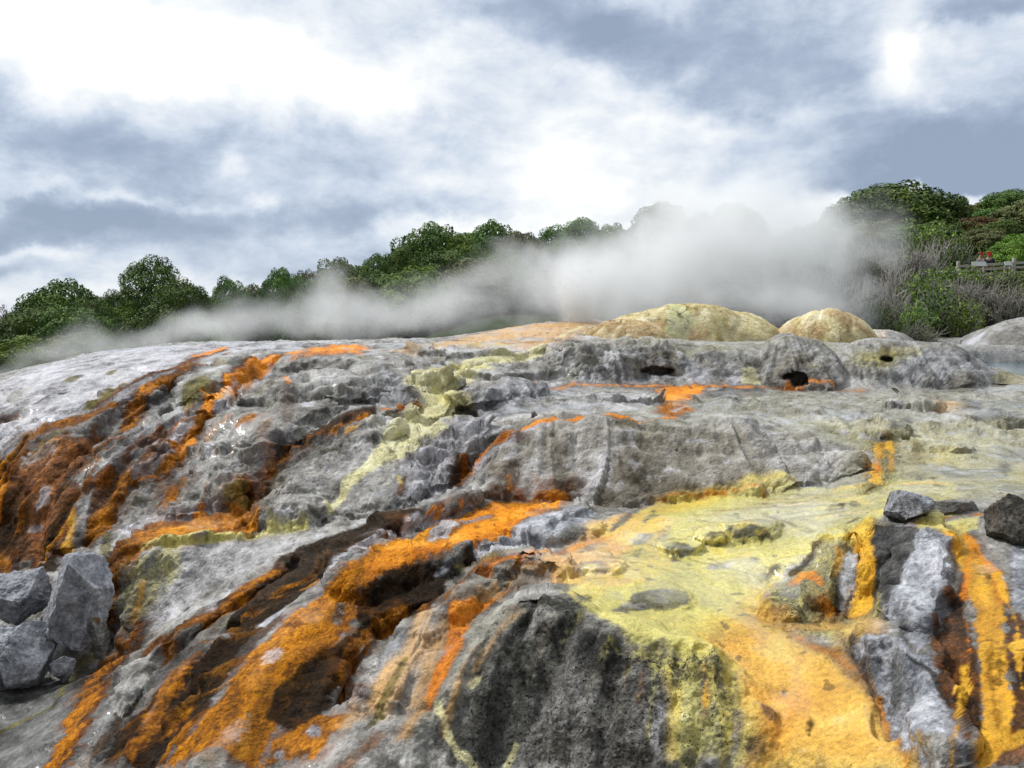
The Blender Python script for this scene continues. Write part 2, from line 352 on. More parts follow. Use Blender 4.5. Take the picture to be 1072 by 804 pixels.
# ---------------------------------------------------------------- deposits: colours of the minerals and the algal mats
C = lambda *s: np.array(s, np.float32)
RAMP = {   # dark ... light, albedo
 'grey':   [(.085,.079,.067),(.21,.20,.18),(.34,.33,.305),(.52,.51,.49)],
 'step':   [(.075,.062,.042),(.19,.168,.13),(.30,.278,.235),(.44,.425,.38)],
 'flat':   [(.17,.16,.125),(.27,.262,.21),(.345,.335,.28),(.43,.42,.36)],
 'white':  [(.20,.195,.20),(.37,.365,.385),(.50,.495,.53),(.66,.655,.70)],
 'blue':   [(.055,.057,.064),(.17,.18,.20),(.32,.33,.36),(.54,.555,.59)],
 'cream':  [(.40,.36,.16),(.60,.56,.29),(.72,.68,.41),(.80,.78,.57)],
 'yellow': [(.42,.30,.05),(.66,.49,.07),(.76,.60,.10),(.78,.68,.24)],
 'pale':   [(.40,.345,.10),(.57,.51,.13),(.66,.59,.17),(.72,.66,.28)],
 'orange': [(.035,.013,.003),(.20,.068,.005),(.62,.225,.004),(.90,.42,.012)],
 'fire':   [(.26,.075,.004),(.68,.205,.006),(.88,.33,.012),(.90,.47,.09)],
 'rust':   [(.014,.007,.004),(.060,.022,.005),(.22,.068,.007),(.55,.19,.015)],
 'apricot':[(.45,.21,.035),(.70,.38,.06),(.78,.46,.10),(.80,.60,.26)],
 'salmon': [(.40,.22,.08),(.62,.35,.12),(.70,.44,.20),(.72,.56,.34)],
 'gold':   [(.30,.13,.012),(.72,.36,.018),(.82,.47,.035),(.84,.58,.11)],
 'brown':  [(.005,.003,.0015),(.012,.0065,.0025),(.030,.015,.004),(.15,.068,.012)],
 'black':  [(.012,.012,.012),(.030,.030,.028),(.060,.058,.052),(.14,.135,.12)],
 'dome':   [(.016,.016,.013),(.038,.038,.032),(.078,.078,.067),(.19,.19,.17)],
 'speck':  [(.014,.011,.008),(.050,.046,.038),(.13,.126,.118),(.31,.31,.31)],
 'olive':  [(.035,.032,.010),(.10,.09,.028),(.19,.165,.045),(.30,.26,.09)],
 'dark':   [(.04,.04,.038),(.085,.085,.080),(.14,.14,.135),(.24,.24,.235)],
 'ygrey':  [(.045,.035,.02),(.22,.20,.09),(.44,.41,.14),(.66,.56,.12)],
}
WET = {'orange':.2,'fire':.3,'rust':.12,'apricot':.45,'salmon':.4,'gold':.4,'brown':.1,'black':.1,'yellow':.55,'pale':.6,'dome':.1,'cream':.25,'olive':.15,'speck':.15}
def ramp(name, t):
    r = np.array(RAMP[name], np.float32); k = np.linspace(0, 1, len(r))
    return np.stack([np.interp(t, k, r[:, c]) for c in range(3)], 1).astype(np.float32)
n1 = fbm(P, .9, 3, 101); n2 = fbm(P, 3.3, 4, 104); n3 = fbm(P*np.array([1, 1, .6]), 13, 3, 109); n4 = noise(P*60, 115); n5 = fbm(P, 34, 2, 119)
n6 = fbm(P+.1*warp, 5.5, 5, 122, .6)
tG = np.clip(.50 + .42*n1 + .50*n2 + .85*n6 + .35*n3 + .25*n5 + .22*S3 + .22*n4, 0, 1)          # rock: blotched
tS = np.clip(.50 + .25*n1 + .25*n2 + .12*n3 + .56*S3 + .12*S1 + .08*n4, 0, 1)          # mats: streaked down the flow
tK = np.clip(.50 + .30*n1 + .50*n2 + 1.0*n3 + 1.0*n5 + .5*n4, 0, 1)                      # granular
GRAIN = {'orange': .22*tK+.78*tS, 'rust': .35*tK+.65*tS, 'brown': .35*tK+.65*tS, 'speck': .75*tK+.25*np.clip(.5+.7*S3+.3*S1, 0, 1), 'ygrey': .7*tK+.3*np.clip(.5+.7*S3+.3*S1, 0, 1), 'dome': .6*tG+.4*tK, 'fire': tS, 'apricot': tS, 'salmon': tS, 'gold': tS, 'yellow': tS, 'pale': tS, 'cream': .5*tG+.5*tS, 'step': .65*tG+.35*np.clip(.5+.8*S3, 0, 1)}
col = ramp('grey', tG); damp = np.clip(.38+.5*n1+.35*n2, .08, .7).astype(np.float32); wet = damp.copy()      # the whole face is damp with spray
edge = (.50*n2 + .42*n3 + .30*n5 + .22*n6)            # frays every outline
EDGE0 = edge
RIM = {'orange': ('rust', .11), 'fire': ('rust', .07), 'gold': ('rust', .06), 'apricot': ('rust', .05), 'blue': ('black', .035), 'rust': ('brown', .06)}
SOFT = {'apricot': 2.2, 'yellow': 1.6, 'pale': 1.5, 'salmon': 1.8, 'white': 1.6, 'flat': 1.5, 'cream': .5, 'ygrey': 1.2}
GLOW = {'orange': .30, 'fire': .25, 'rust': .2, 'apricot': .22, 'gold': .3}
narrow = 1.0
def lay(name, sd, amt=1.0, soft=.05, fray=.12, streak=.0, t=None):
    """sd: (index array, signed distance in metres)"""
    global col, wet
    ii, s = sd
    fd = np.clip(P[ii, 1]/9.0, .40, 1.2)       # edges are as crisp close by as their grain is fine
    global narrow
    fray, narrow = fray*narrow, 1.0
    e_ = s + fray*fd*edge[ii] + streak*fd*(.5*S1[ii]+.6*S3[ii])
    if name in RIM:
        rn, rw = RIM[name]; rw = rw*fd
        ra = .8*amt*np.exp(-((e_+.25*rw)/rw)**2)*np.clip(.55+1.3*n2[ii]+.8*n3[ii], 0, 1)
        k = ra > .01; kk = ii[k]; rr = ra[k][:, None]; col[kk] = col[kk]*(1-rr)+ramp(rn, tS[kk]*.8)*rr
    sf = soft*fd*SOFT.get(name, .55); a = amt*sstep(e_, -sf, sf)
    k = a > .004; ii = ii[k]; a = a[k][:, None]; e_ = e_[k]
    tt_ = (GRAIN.get(name, tG) if t is None else t)[ii]
    if name in GLOW: tt_ = np.clip(tt_+GLOW[name]*(np.clip((e_-.02)/.30, 0, 1)-.5), 0, 1)     # thickest growth in mid stream
    col[ii] = col[ii]*(1-a)+ramp(name, tt_)*a
    wet[ii] = wet[ii]*(1-a[:, 0])+(WET[name] if name in WET else damp[ii])*a[:, 0]
def near(W, m):
    W = np.asarray(W)
    return np.nonzero((P[:, 0] > W[:, 0].min()-m) & (P[:, 0] < W[:, 0].max()+m) & (P[:, 1] > W[:, 1].min()-m) & (P[:, 1] < W[:, 1].max()+m))[0]
def poly(L, m=.3):
    W = np.array([on(u, v)[:2] for u, v in L]); ii = near(W, m)
    return ii, poly_sd(P[ii, 0], P[ii, 1], W)
def line(L, m=.5):
    global narrow; narrow = .55
    W = []
    for u, v, w in L:
        p = on(u, v); W.append((p[0], p[1], w*p[1]/FPX*1.25))
    W = np.array(W); ii = near(W, m)
    d, v = seg_dist(P[ii, 0], P[ii, 1], W)
    return ii, v-d
def spot(u, v, a, b, rot=0):
    """an oval patch about a x b photograph pixels across where it lies"""
    return poly([(u+a*math.cos(t)*math.cos(rot)-b*math.sin(t)*math.sin(rot), v+a*math.cos(t)*math.sin(rot)+b*math.sin(t)*math.cos(rot)) for t in np.linspace(0, 2*math.pi, 13)[:-1]])
# --- broad zones
lay('white', poly([(-60,420),(0,398),(60,378),(110,360),(345,352),(335,361),(250,367),(215,380),(165,405),(110,428),(60,445),(20,462),(-60,500)]), .92, .25, .4)
lay('white', poly([(130,455),(185,425),(215,440),(190,452),(150,475),(120,490),(100,500)]), .5, .15, .3)
lay('step', poly([(490,505),(500,478),(535,453),(600,444),(700,445),(800,450),(880,470),(900,500),(860,505),(750,517),(660,528),(600,525)]), 1, .1, .2)
lay('step', poly([(255,470),(245,520),(270,535),(300,500),(300,450)]), .8, .1, .3)
lay('flat', poly([(560,436),(600,425),(700,418),(760,408),(1072,404),(1130,404),(1130,530),(1072,528),(900,540),(820,520),(870,503),(890,470),(800,450),(700,446),(600,444),(530,452)]), .95, .2, .4)
lay('pale', poly([(900,480),(960,465),(1072,480),(1130,500),(1130,525),(960,520),(900,512)]), .40, .4, .6)
lay('pale', poly([(840,440),(1072,445),(1072,470),(900,470)]), .25, .4, .6)
lay('white', poly([(425,482),(470,450),(505,438),(528,445),(495,468),(482,490),(462,506),(430,522),(412,533),(423,505)]), .85, .08, .2)
lay('white', poly([(540,440),(610,415),(700,412),(690,425),(610,435)]), .5, .3, .5)
lay('white', poly([(320,500),(390,455),(400,470),(350,500)]), .25, .2, .4)
lay('blue', poly([(395,385),(430,395),(440,408),(425,425),(390,428)]), .6, .2, .3)
lay('blue', poly([(480,430),(500,408),(590,395),(610,402),(560,420),(520,440)]), .6, .2, .3)
lay('blue', poly([(600,372),(730,366),(760,370),(740,400),(600,400)]), .5, .2, .4)
lay('blue', poly([(930,372),(1020,372),(1035,385),(1030,402),(920,404)]), .55, .2, .3)
lay('pale', poly([(892,375),(900,367),(935,364),(960,367),(940,372),(930,380),(905,378)]), .75, .1, .15)
lay('cream', poly([(770,385),(792,385),(795,402),(775,402)]), .7, .05, .1); lay('white', line([(772,386,4),(768,401,5)]), .9, .05, .1)
lay('white', line([(650,450,5),(630,490,8),(612,515,6)]), .45, .1, .2, .15); lay('white', line([(720,370,4),(735,398,6)]), .5, .1, .2, .15)
lay('white', line([(850,440,2),(905,434,3)]), .8, .05, .2); lay('white', line([(800,445,2),(850,432,2)]), .6, .05, .2)
lay('white', spot(875,478,18,14), .45, .1, .3)
# pink rise and plateau behind
lay('salmon', poly([(430,358),(500,349),(560,334),(620,331),(640,338),(600,350),(580,357),(480,360)]), .8, .2, .3); lay('cream', line([(585,352,2),(612,340,2)]), .9, .05, .1); lay('cream', line([(640,352,3),(680,354,4),(760,362,5)]), .5, .2, .3)
lay('flat', poly([(590,360),(700,354),(1000,358),(1020,368),(900,366),(740,366),(600,366)]), .7, .2, .3)
# --- black crust and white bloom scattered over the bare rock
def veil(name, amt):
    global col
    a = np.clip(amt, 0, 1)[:, None]; col = col*(1-a)+ramp(name, tG)*a
veil('dark', .38*sstep(fbm(P+.15*warp, 3.6, 5, 131, .62), .13, .27)*np.clip(.35+.8*steep, 0, 1))
veil('black', .55*sstep(fbm(P+.15*warp, 7.5, 4, 133, .6)+.25*n1, .30, .42)*np.clip(.25+.9*steep, 0, 1))
veil('white', .6*sstep(fbm(P+.1*warp, 4.4, 5, 135, .6)+.2*S1, .16, .32))
veil('olive', .35*sstep(fbm(P, 1.6, 4, 137)+.2*n3, .22, .38))
def zone(L, soft=.3):
    ii, d_ = poly(L, soft*2); z = np.zeros(len(P), np.float32); z[ii] = sstep(d_+.5*soft*n2[ii], -soft, soft); return z
zl = zone([(-80,470),(0,430),(110,395),(200,372),(320,362),(335,420),(285,540),(120,565),(0,610),(-80,600)]); zm = zone([(250,540),(300,430),(420,385),(450,430),(420,500),(330,545)])
veil('rust', .75*zl*sstep(S3+.45*n2+.2*n1, .22, .40)); veil('white', .6*zl*sstep(-S3+.4*n2, .26, .42)); veil('olive', .5*zl*sstep(S3-.5*n2, .3, .45)); veil('brown', .5*zl*sstep(S3+.3*n6, .36, .5))
veil('brown', .45*zm*sstep(S3+.5*n2, .32, .5)); veil('white', .4*zm*sstep(-S3+.5*n2, .28, .45)); veil('olive', .4*zm*sstep(n1+.5*n2, .2, .4))
zs = zone([(488,510),(503,470),(540,446),(700,440),(885,462),(905,502),(750,520),(600,528)], .2)
veil('white', .28*zs*sstep(S3+.3*n1, .16, .40)); veil('brown', .25*zs*sstep(-S3+.5*n6+.3*n1, .26, .45))
zb = zone([(-80,804),(-60,770),(60,735),(130,690),(215,655),(330,590),(470,530),(470,640),(380,700),(300,804)])
veil('dark', .55*zb*sstep(S3+.5*n2, -.25, .2)); veil('brown', .7*zb*sstep(-S3+.4*n2, .12, .3)); veil('rust', .5*zb*sstep(S3-.4*n2, .25, .42))
# --- cream terraces and their run
lay('cream', line([(560,372,8),(500,380,12),(460,391,13),(432,398,8),(452,412,15),(478,424,13)]), .9, .10, .25)
lay('cream', line([(470,422,12),(450,432,17),(440,446,17),(422,456,14),(404,468,10),(384,490,7),(364,508,6),(346,531,5)]), .97, .05, .14, .1)
lay('cream', poly([(395,472),(405,448),(460,441),(474,446),(440,458),(425,476),(400,480)]), .9, .05, .1)
lay('pale', line([(480,384,5),(510,384,5)]), .7, .05, .1); lay('pale', line([(455,410,3),(470,416,3)]), .6, .05, .1); lay('pale', line([(500,361,5),(535,361,5)]), .5, .1, .1); lay('pale', line([(430,438,4),(470,436,5)]), .5, .05, .1)
lay('grey', line([(448,380,6),(470,384,6)]), .9, .1, .2); lay('grey', spot(400,438,12,6), .9, .08, .2)
lay('fire', line([(400,428,2),(418,424,1.5),(440,423,1)]), .8, .03, .06)
# --- left streams
lay('rust', line([(232,366,5),(205,377,7),(185,384,8),(160,390,7),(140,398,6),(118,412,6),(98,426,5)]), .9, .05, .14, .12)
lay('fire', line([(234,364,4),(215,370,5),(205,373,3)]), .95, .04, .1)
lay('rust', line([(205,384,5),(175,396,7),(152,410,8),(142,430,8),(132,448,6)]), .7, .05, .14, .15)
lay('orange', line([(212,380,5),(178,394,6),(150,409,7),(140,430,6),(132,448,5)]), .95, .04, .12, .12)
lay('olive', line([(128,402,4),(110,412,6),(92,427,4)]), .9, .04, .1, .1)
lay('olive', line([(72,398,4),(80,392,4)]), .8, .04, .1); lay('olive', line([(115,390,3),(122,386,2)]), .8, .04, .1); lay('brown', line([(36,422,1.5),(64,412,1.5)]), .8, .04, .1); lay('rust', line([(-5,445,4),(14,434,4)]), .8, .04, .1)
lay('orange', line([(118,420,5),(92,434,8),(66,442,8)]), .95, .04, .12)
lay('orange', line([(68,441,5),(46,448,5),(28,458,5),(16,476,6),(8,500,7)]), .85, .05, .14, .15)
lay('rust', poly([(40,464),(80,456),(110,450),(127,462),(97,482),(82,500),(76,560),(60,590),(40,600),(15,590),(-20,560),(-20,500),(18,480)]), .9, .08, .22, .2)
lay('olive', line([(60,452,4),(40,470,5)]), .5, .06, .15)
lay('grey', line([(50,468,6),(30,485,5)]), .5, .1, .3)
lay('brown', poly([(-10,520),(15,512),(22,600),(-10,600)]), .85, .05, .12, .1); lay('brown', poly([(44,566),(58,545),(66,600),(42,600)]), .85, .05, .12, .1); lay('brown', poly([(20,500),(30,500),(28,580),(18,590)]), .6, .05, .12, .1)
lay('fire', line([(0,500,3),(-4,540,4)]), .8, .04, .1); lay('orange', line([(3,590,4),(8,605,4)]), .8, .04, .1)
lay('olive', poly([(193,402),(214,392),(224,398),(212,412),(198,426),(190,430),(187,416)]), .9, .05, .14); lay('dark', poly([(155,426),(175,408),(183,408),(177,426),(160,442)]), .85, .05, .14)
lay('olive', line([(225,378,5),(245,380,5),(265,372,4)]), .5, .06, .15); lay('dark', spot(247,378,9,5), .8, .05, .1)
lay('rust', line([(305,369,7),(290,376,9),(275,386,10),(256,399,11),(243,407,11),(228,416,11),(216,430,9),(206,442,7)]), .8, .06, .16, .15)
lay('fire', line([(312,367,6),(290,374,7),(276,384,8),(258,396,8),(245,405,7),(230,412,7),(219,426,6),(210,440,5)]), .95, .04, .12, .15)
lay('white', line([(248,406,2.5),(232,420,3),(226,430,2)]), .85, .03, .1); lay('white', line([(284,384,2),(268,400,2.5)]), .7, .03, .1)
lay('fire', poly([(320,367),(345,361),(378,359),(390,366),(375,370),(310,371)]), .9, .15, .25)
lay('salmon', line([(390,366,4),(430,368,5)]), .5, .15, .2)
lay('fire', spot(300,397,4,4), .9, .03, .1); lay('orange', line([(268,392,3),(258,404,3)]), .7, .04, .1); lay('orange', line([(262,434,4),(250,445,4)]), .8, .03, .1); lay('olive', line([(285,398,4),(262,420,4)]), .4, .05, .15)
lay('rust', line([(303,420,4),(300,440,5)]), .45, .05, .15); lay('rust', line([(280,445,4),(272,455,4)]), .5, .05, .15)
lay('rust', line([(218,438,5),(196,456,8),(180,472,10),(150,490,10),(126,502,10),(112,525,12),(100,552,11),(96,565,10)]), .8, .06, .16, .15)
lay('orange', line([(210,444,4),(196,458,6),(184,470,6)]), .95, .04, .1, .1); lay('fire', line([(199,462,5),(193,470,5)]), .9, .04, .1)
lay('orange', line([(178,482,4),(152,492,5),(132,502,6),(118,520,8),(104,545,9),(96,560,8)]), .9, .05, .14, .15)
lay('rust', line([(190,441,3),(170,456,5),(155,463,6),(130,481,4)]), .8, .05, .12, .1); lay('white', line([(200,445,3),(183,458,4)]), .85, .03, .1); lay('white', line([(180,470,2),(160,484,2.5),(140,500,2)]), .8, .03, .1)
lay('rust', line([(112,494,5),(86,513,4),(70,528,4)]), .85, .04, .1, .1); lay('brown', line([(70,530,5),(55,560,7)]), .8, .05, .1); lay('gold', line([(78,545,4),(72,580,5)]), .8, .04, .1, .1); lay('white', line([(92,525,1.5),(86,555,1.5)]), .85, .02, .05)
lay('dark', line([(84,532,4),(82,570,4)]), .8, .04, .1); lay('dark', line([(108,565,3),(112,580,3)]), .7, .04, .1)
lay('brown', line([(385,428,7),(365,438,8),(340,449,9),(320,461,9),(305,476,10),(288,492,10),(275,508,9),(263,521,6)]), .85, .06, .16, .12)
lay('orange', line([(380,437,1.5),(350,446,2.5),(322,458,3),(300,478,4),(282,497,5),(268,516,5)]), .8, .04, .12, .12); lay('gold', line([(372,446,3),(362,452,3)]), .6, .03, .1)
lay('white', line([(300,462,3),(276,476,4),(262,500,3)]), .45, .06, .15)
zf = zone([(30,466),(80,458),(112,452),(128,464),(97,484),(84,505),(78,560),(60,592),(20,600),(-30,560),(-30,500),(14,480)], .12)
veil('orange', .75*zf*sstep(S3+.25*n2, .10, .28)); veil('brown', .85*zf*sstep(-S3+.25*n2, .10, .26)); veil('white', .5*zf*sstep(n2+.3*S1, .3, .42))
# left ledge
lay('white', poly([(125,556),(150,541),(200,530),(238,530),(205,545),(140,561)]), .8, .06, .12)
lay('orange', poly([(160,533),(178,507),(190,500),(197,508),(185,523),(168,534)]), .95, .05, .1, .1)
lay('orange', poly([(113,590),(124,566),(150,551),(200,538),(235,524),(262,528),(272,545),(262,561),(200,567),(150,576),(128,596),(118,650),(108,640)]), .95, .06, .14, .15, .8*tS+.2*tK)
lay('olive', line([(240,515,5),(258,522,5)]), .7, .05, .1); lay('olive', line([(112,560,4),(108,590,4)]), .7, .04, .1)
lay('rust', line([(128,566,4),(120,590,5),(116,640,4)]), .7, .04, .1, .1)
lay('white', poly([(150,578),(200,570),(260,566),(310,563),(300,580),(230,610),(190,640),(150,665),(130,640)]), .45, .1, .2, .15)
lay('ygrey', poly([(128,596),(180,572),(185,590),(158,640),(142,668),(124,645)]), .7, .08, .2, .3); lay('gold', line([(150,610,3),(140,650,4)]), .6, .05, .1, .1)
lay('pale', line([(150,573,1.5),(180,566,2),(220,562,2.5),(270,561,2.5),(305,557,3),(318,553,3)]), .95, .03, .06)
# --- diagonal brown band, ribs and the big orange stream
lay('brown', poly([(345,562),(380,548),(440,531),(478,528),(440,541),(400,556),(362,581),(342,600),(318,612),(300,626),(265,642),(245,660),(235,655),(255,622),(288,592),(310,576)]), .95, .05, .12, .08)
BB = [(255,640),(300,612),(320,605),(330,612),(290,640),(262,668),(240,700),(222,735),(190,775),(165,804),(80,804),(100,780),(130,752),(160,722),(195,690)]
lay('brown', poly(BB), .95, .06, .2, .1); zq = zone(BB, .1); veil('orange', .85*zq*sstep(S3+.35*n2+.2*n3, .06, .26)); veil('rust', .5*zq*sstep(n2+.3*S3, .1, .3))
lay('brown', poly([(245,660),(275,640),(300,632),(290,650),(255,690),(225,720),(205,740),(185,730),(215,690)]), .8, .06, .2, .1)
lay('brown', poly([(130,760),(165,722),(195,735),(170,770),(150,804),(95,804)]), .75, .08, .25, .1)
lay('orange', line([(286,598,5),(262,610,6),(240,630,9),(215,645,12),(188,657,12),(165,668,11)]), .97, .05, .16, .1)
lay('orange', line([(165,668,5),(180,680,6),(178,700,5)]), .8, .06, .16)
lay('orange', line([(140,660,5),(110,694,9),(90,720,11),(76,750,11),(60,790,10)]), .8, .06, .3); lay('rust', line([(125,690,5),(100,720,6),(80,770,6)]), .6, .06, .22)
lay('white', line([(180,640,3),(145,660,3),(105,690,3),(92,705,3)]), .7, .04, .2); lay('white', line([(245,612,3),(222,638,3)]), .7, .04, .15); lay('white', poly([(268,656),(290,640),(300,634),(296,640),(275,655)]), .9, .02, .04)
lay('grey', poly([(115,742),(130,697),(165,681),(170,688),(150,716),(127,752),(112,770)]), .95, .04, .1); lay('white', line([(165,684,4),(158,705,5),(140,722,4)]), .7, .04, .1)
lay('dark', poly([(-80,830),(-60,775),(60,738),(125,698),(200,662),(235,668),(195,692),(155,735),(115,785),(90,830)]), .88, .12, .25); lay('grey', line([(205,665,4),(140,715,5),(60,770,6)]), .6, .08, .25, .2); lay('dark', poly([(-80,690),(60,690),(128,690),(110,720),(60,745),(-20,790),(-80,800)]), .9, .1, .2); lay('black', poly([(-80,700),(60,700),(118,690),(100,712),(40,735),(-80,760)]), .6, .1, .25); lay('olive', line([(55,735,3),(20,757,3),(-10,772,3)]), .9, .03, .08); lay('olive', line([(100,680,4),(85,695,4),(62,728,3)]), .7, .04, .1)
lay('orange', poly([(594,512),(597,525),(575,531),(570,540),(550,550),(535,560),(528,568),(500,574),(470,577),(455,582),(440,588),(420,593),(400,602),(387,612),(378,626),(374,640),(360,665),(345,681),(330,692),(315,712),(300,742),(285,770),(268,804),(170,804),(200,770),(230,730),(260,690),(288,660),(313,640),(335,622),(348,606),(372,588),(397,569),(422,553),(450,543),(482,534),(522,521),(560,519),(582,517)]), 1, .05, .10, .08, np.clip(.66*tS+.34*tK+.10, 0, 1))
lay('fire', poly([(597,512),(597,525),(575,531),(565,542),(535,558),(500,572),(470,575),(430,588),(390,610),(375,615),(385,590),(420,565),(470,545),(520,528),(575,518)]), .72, .08, .2, .1)
lay('rust', line([(595,510,4),(575,518,3),(530,524,3)]), .6, .04, .1)
lay('rust', poly([(235,735),(262,700),(290,672),(300,680),(270,720),(250,760),(225,804),(190,804)]), .4, .1, .3)
lay('brown', poly([(262,735),(285,712),(300,720),(280,760),(262,804),(235,804)]), .6, .08, .25)
lay('rust', line([(345,640,6),(325,670,8),(300,700,8)]), .35, .08, .3)
lay('white', spot(288,684,10,4,-.4), .6, .03, .2); lay('white', spot(245,760,14,8,-.5), .25, .05, .5)
lay('brown', poly([(374,662),(372,628),(393,606),(412,594),(440,588),(475,585),(500,579),(522,580),(492,593),(470,602),(466,616),(450,636),(446,650),(400,662),(376,690),(362,708),(348,722),(345,745),(325,766),(300,766),(278,752),(288,722),(320,692),(345,678)]), .97, .05, .12, .08)
lay('orange', line([(382,608,3),(370,630,4),(358,655,4),(345,672,4)]), .75, .05, .12, .1); lay('speck', line([(358,630,5),(352,650,5)]), .8, .05, .15)
lay('orange', line([(560,590,3),(530,583,4),(505,589,5),(480,609,5),(468,626,4)]), .85, .05, .12); lay('orange', line([(456,640,3),(425,645,4),(395,656,4),(377,672,5),(366,692,4),(362,722,4)]), .85, .05, .12, .1)
lay('orange', poly([(285,775),(320,757),(340,747),(366,740),(356,762),(330,790),(300,797),(285,804),(270,804)]), .95, .05, .15, .1); lay('blue', spot(330,765,10,7,-.5), .9, .03, .1); lay('blue', spot(292,790,8,6), .8, .03, .1)
lay('dark', line([(480,531,4),(440,546,5),(400,566,6),(366,581,6),(347,602,5)]), .95, .04, .1)
lay('white', line([(470,537,1.2),(440,544,1.5),(410,556,2),(376,572,2.5),(350,588,2.5),(340,602,2)]), .85, .03, .14)
lay('fire', line([(462,534,1.5),(446,537,1.5)]), .8, .02, .05)
lay('blue', poly([(494,574),(500,568),(520,566),(536,560),(546,545),(570,535),(595,530),(614,530),(626,536),(612,546),(600,550),(590,553),(580,561),(570,573),(540,574),(510,578)]), .97, .03, .08); lay('white', poly([(535,560),(548,546),(572,538),(600,535),(570,555),(545,565)]), .35, .05, .15)
lay('blue', poly([(449,560),(462,545),(481,548),(470,561),(455,568)]), .9, .02, .08); lay('blue', line([(485,544,3),(512,540,3)]), .9, .02, .08); lay('blue', line([(470,585,3),(458,600,3)]), .7, .03, .1)
lay('rust', line([(150,655,8),(118,692,12),(96,725,13),(80,760,13),(60,800,13)]), .85, .06, .35, .25); lay('orange', line([(148,657,5),(116,690,8),(94,722,9),(78,758,9),(58,800,9)]), .85, .05, .35, .3)
lay('brown', line([(160,690,6),(135,730,9),(112,775,10)]), .8, .05, .3, .2); lay('orange', line([(215,668,4),(190,700,6),(165,745,7),(140,790,8)]), .7, .05, .3, .3); lay('grey', poly([(118,742),(132,699),(165,683),(170,690),(150,717),(128,750)]), .9, .03, .08)
# --- salmon slope and its ribs
lay('salmon', poly([(440,682),(460,642),(500,620),(548,587),(560,592),(600,560),(640,540),(690,524),(722,528),(692,560),(652,580),(640,600),(592,612),(546,622),(520,630),(482,641),(455,664),(425,695),(402,742),(380,752),(386,720),(402,692)]), .92, .06, .14, .12)
lay('olive', line([(480,592,3),(520,580,3),(560,574,2)]), .6, .04, .1); lay('fire', line([(500,600,3),(545,585,4),(600,572,4),(640,560,3)]), .6, .06, .15)
lay('step', poly([(458,640),(490,606),(520,592),(542,592),(522,612),(482,637)]), .85, .05, .15, .12); lay('dark', poly([(522,610),(546,596),(578,592),(580,604),(562,616),(540,620),(526,622)]), .85, .05, .12)
lay('dark', spot(600,559,15,9,-.3), .9, .06, .08); lay('dark', spot(617,574,6,4), .7, .05, .08); lay('dark', spot(588,578,7,4), .6, .05, .08)
lay('grey', poly([(440,640),(470,632),(500,628),(470,650),(450,690),(425,740),(395,790),(370,804),(340,804),(375,755),(405,740),(425,700)]), .8, .06, .15, .15)
lay('flat', poly([(480,640),(500,632),(545,628),(545,640),(520,660),(490,690),(470,730),(445,770),(420,790),(440,730)]), .85, .08, .15, .2)
lay('salmon', line([(445,640,4),(430,675,5),(415,715,6),(400,745,6)]), .8, .05, .12, .15); lay('orange', line([(395,770,4),(360,804,7)]), .6, .06, .16)
lay('salmon', poly([(445,668),(470,640),(500,622),(545,592),(556,596),(530,618),(500,640),(480,665),(462,705),(440,735),(415,752),(425,715)]), .7, .06, .16, .3); lay('salmon', line([(400,700,4),(380,730,5),(362,760,5)]), .6, .05, .14, .2); lay('rust', line([(372,672,3),(366,700,3),(380,725,3)]), .8, .04, .1, .1)
lay('fire', line([(548,622,3),(520,626,4),(497,636,5),(481,650,9),(471,680,11),(461,708,9),(450,732,7)]), .92, .05, .1, .1); lay('salmon', line([(440,735,3),(420,775,4)]), .8, .05, .1)
lay('olive', line([(425,690,3),(412,712,4),(398,738,4),(388,758,3)]), .75, .04, .1); lay('blue', poly([(395,690),(418,658),(425,660),(405,700),(380,740),(372,735)]), .6, .05, .2)
lay('flat', line([(460,745,3),(500,715,2.5),(522,695,2)]), .7, .03, .08)
# --- yellow apron
lay('pale', poly([(618,642),(592,626),(582,611),(622,600),(662,594),(692,570),(702,545),(662,535),(692,526),(760,515),(830,510),(900,508),(936,500),(1000,505),(1000,538),(900,560),(852,566),(822,590),(800,620),(790,640),(832,670),(870,690),(900,720),(940,770),(960,804),(768,804),(775,760),(770,720),(766,702),(720,690),(692,682),(662,671),(640,652)]), .97, .05, .12, .06)
lay('flat', poly([(790,515),(940,490),(1072,470),(1072,528),(905,540),(840,562),(790,560),(740,545)]), .55, .25, .4, .1)
lay('yellow', poly([(625,552),(690,526),(760,514),(700,540),(692,560),(700,592),(650,602),(600,612),(590,602),(640,590),(660,570)]), .85, .1, .2, .15)
lay('salmon', poly([(600,590),(640,550),(690,527),(680,545),(650,575),(640,600),(600,608)]), .55, .15, .25, .15)
lay('yellow', line([(690,526,3),(760,516,4),(830,508,3)]), .9, .06, .12, .05); lay('fire', line([(690,525,1.5),(760,514,1.5),(800,511,1.2)]), .6, .04, .08)
lay('yellow', line([(560,640,3),(590,628,4),(640,606,4),(700,596,4)]), .75, .06, .14)
lay('yellow', poly([(720,650),(780,630),(800,640),(790,690),(768,700),(730,690)]), .6, .12, .2, .15)
lay('apricot', poly([(745,668),(762,650),(800,644),(842,670),(882,690),(922,730),(962,804),(780,804),(785,760),(772,720),(766,692)]), .92, .12, .2, .2)
lay('apricot', poly([(770,640),(800,600),(812,620),(800,650)]), .5, .1, .2, .1); lay('fire', line([(835,668,3),(880,690,4),(915,725,4),(950,790,4)]), .45, .08, .15, .1)
lay('yellow', poly([(770,660),(800,655),(830,680),(800,690)]), .5, .12, .2, .15)
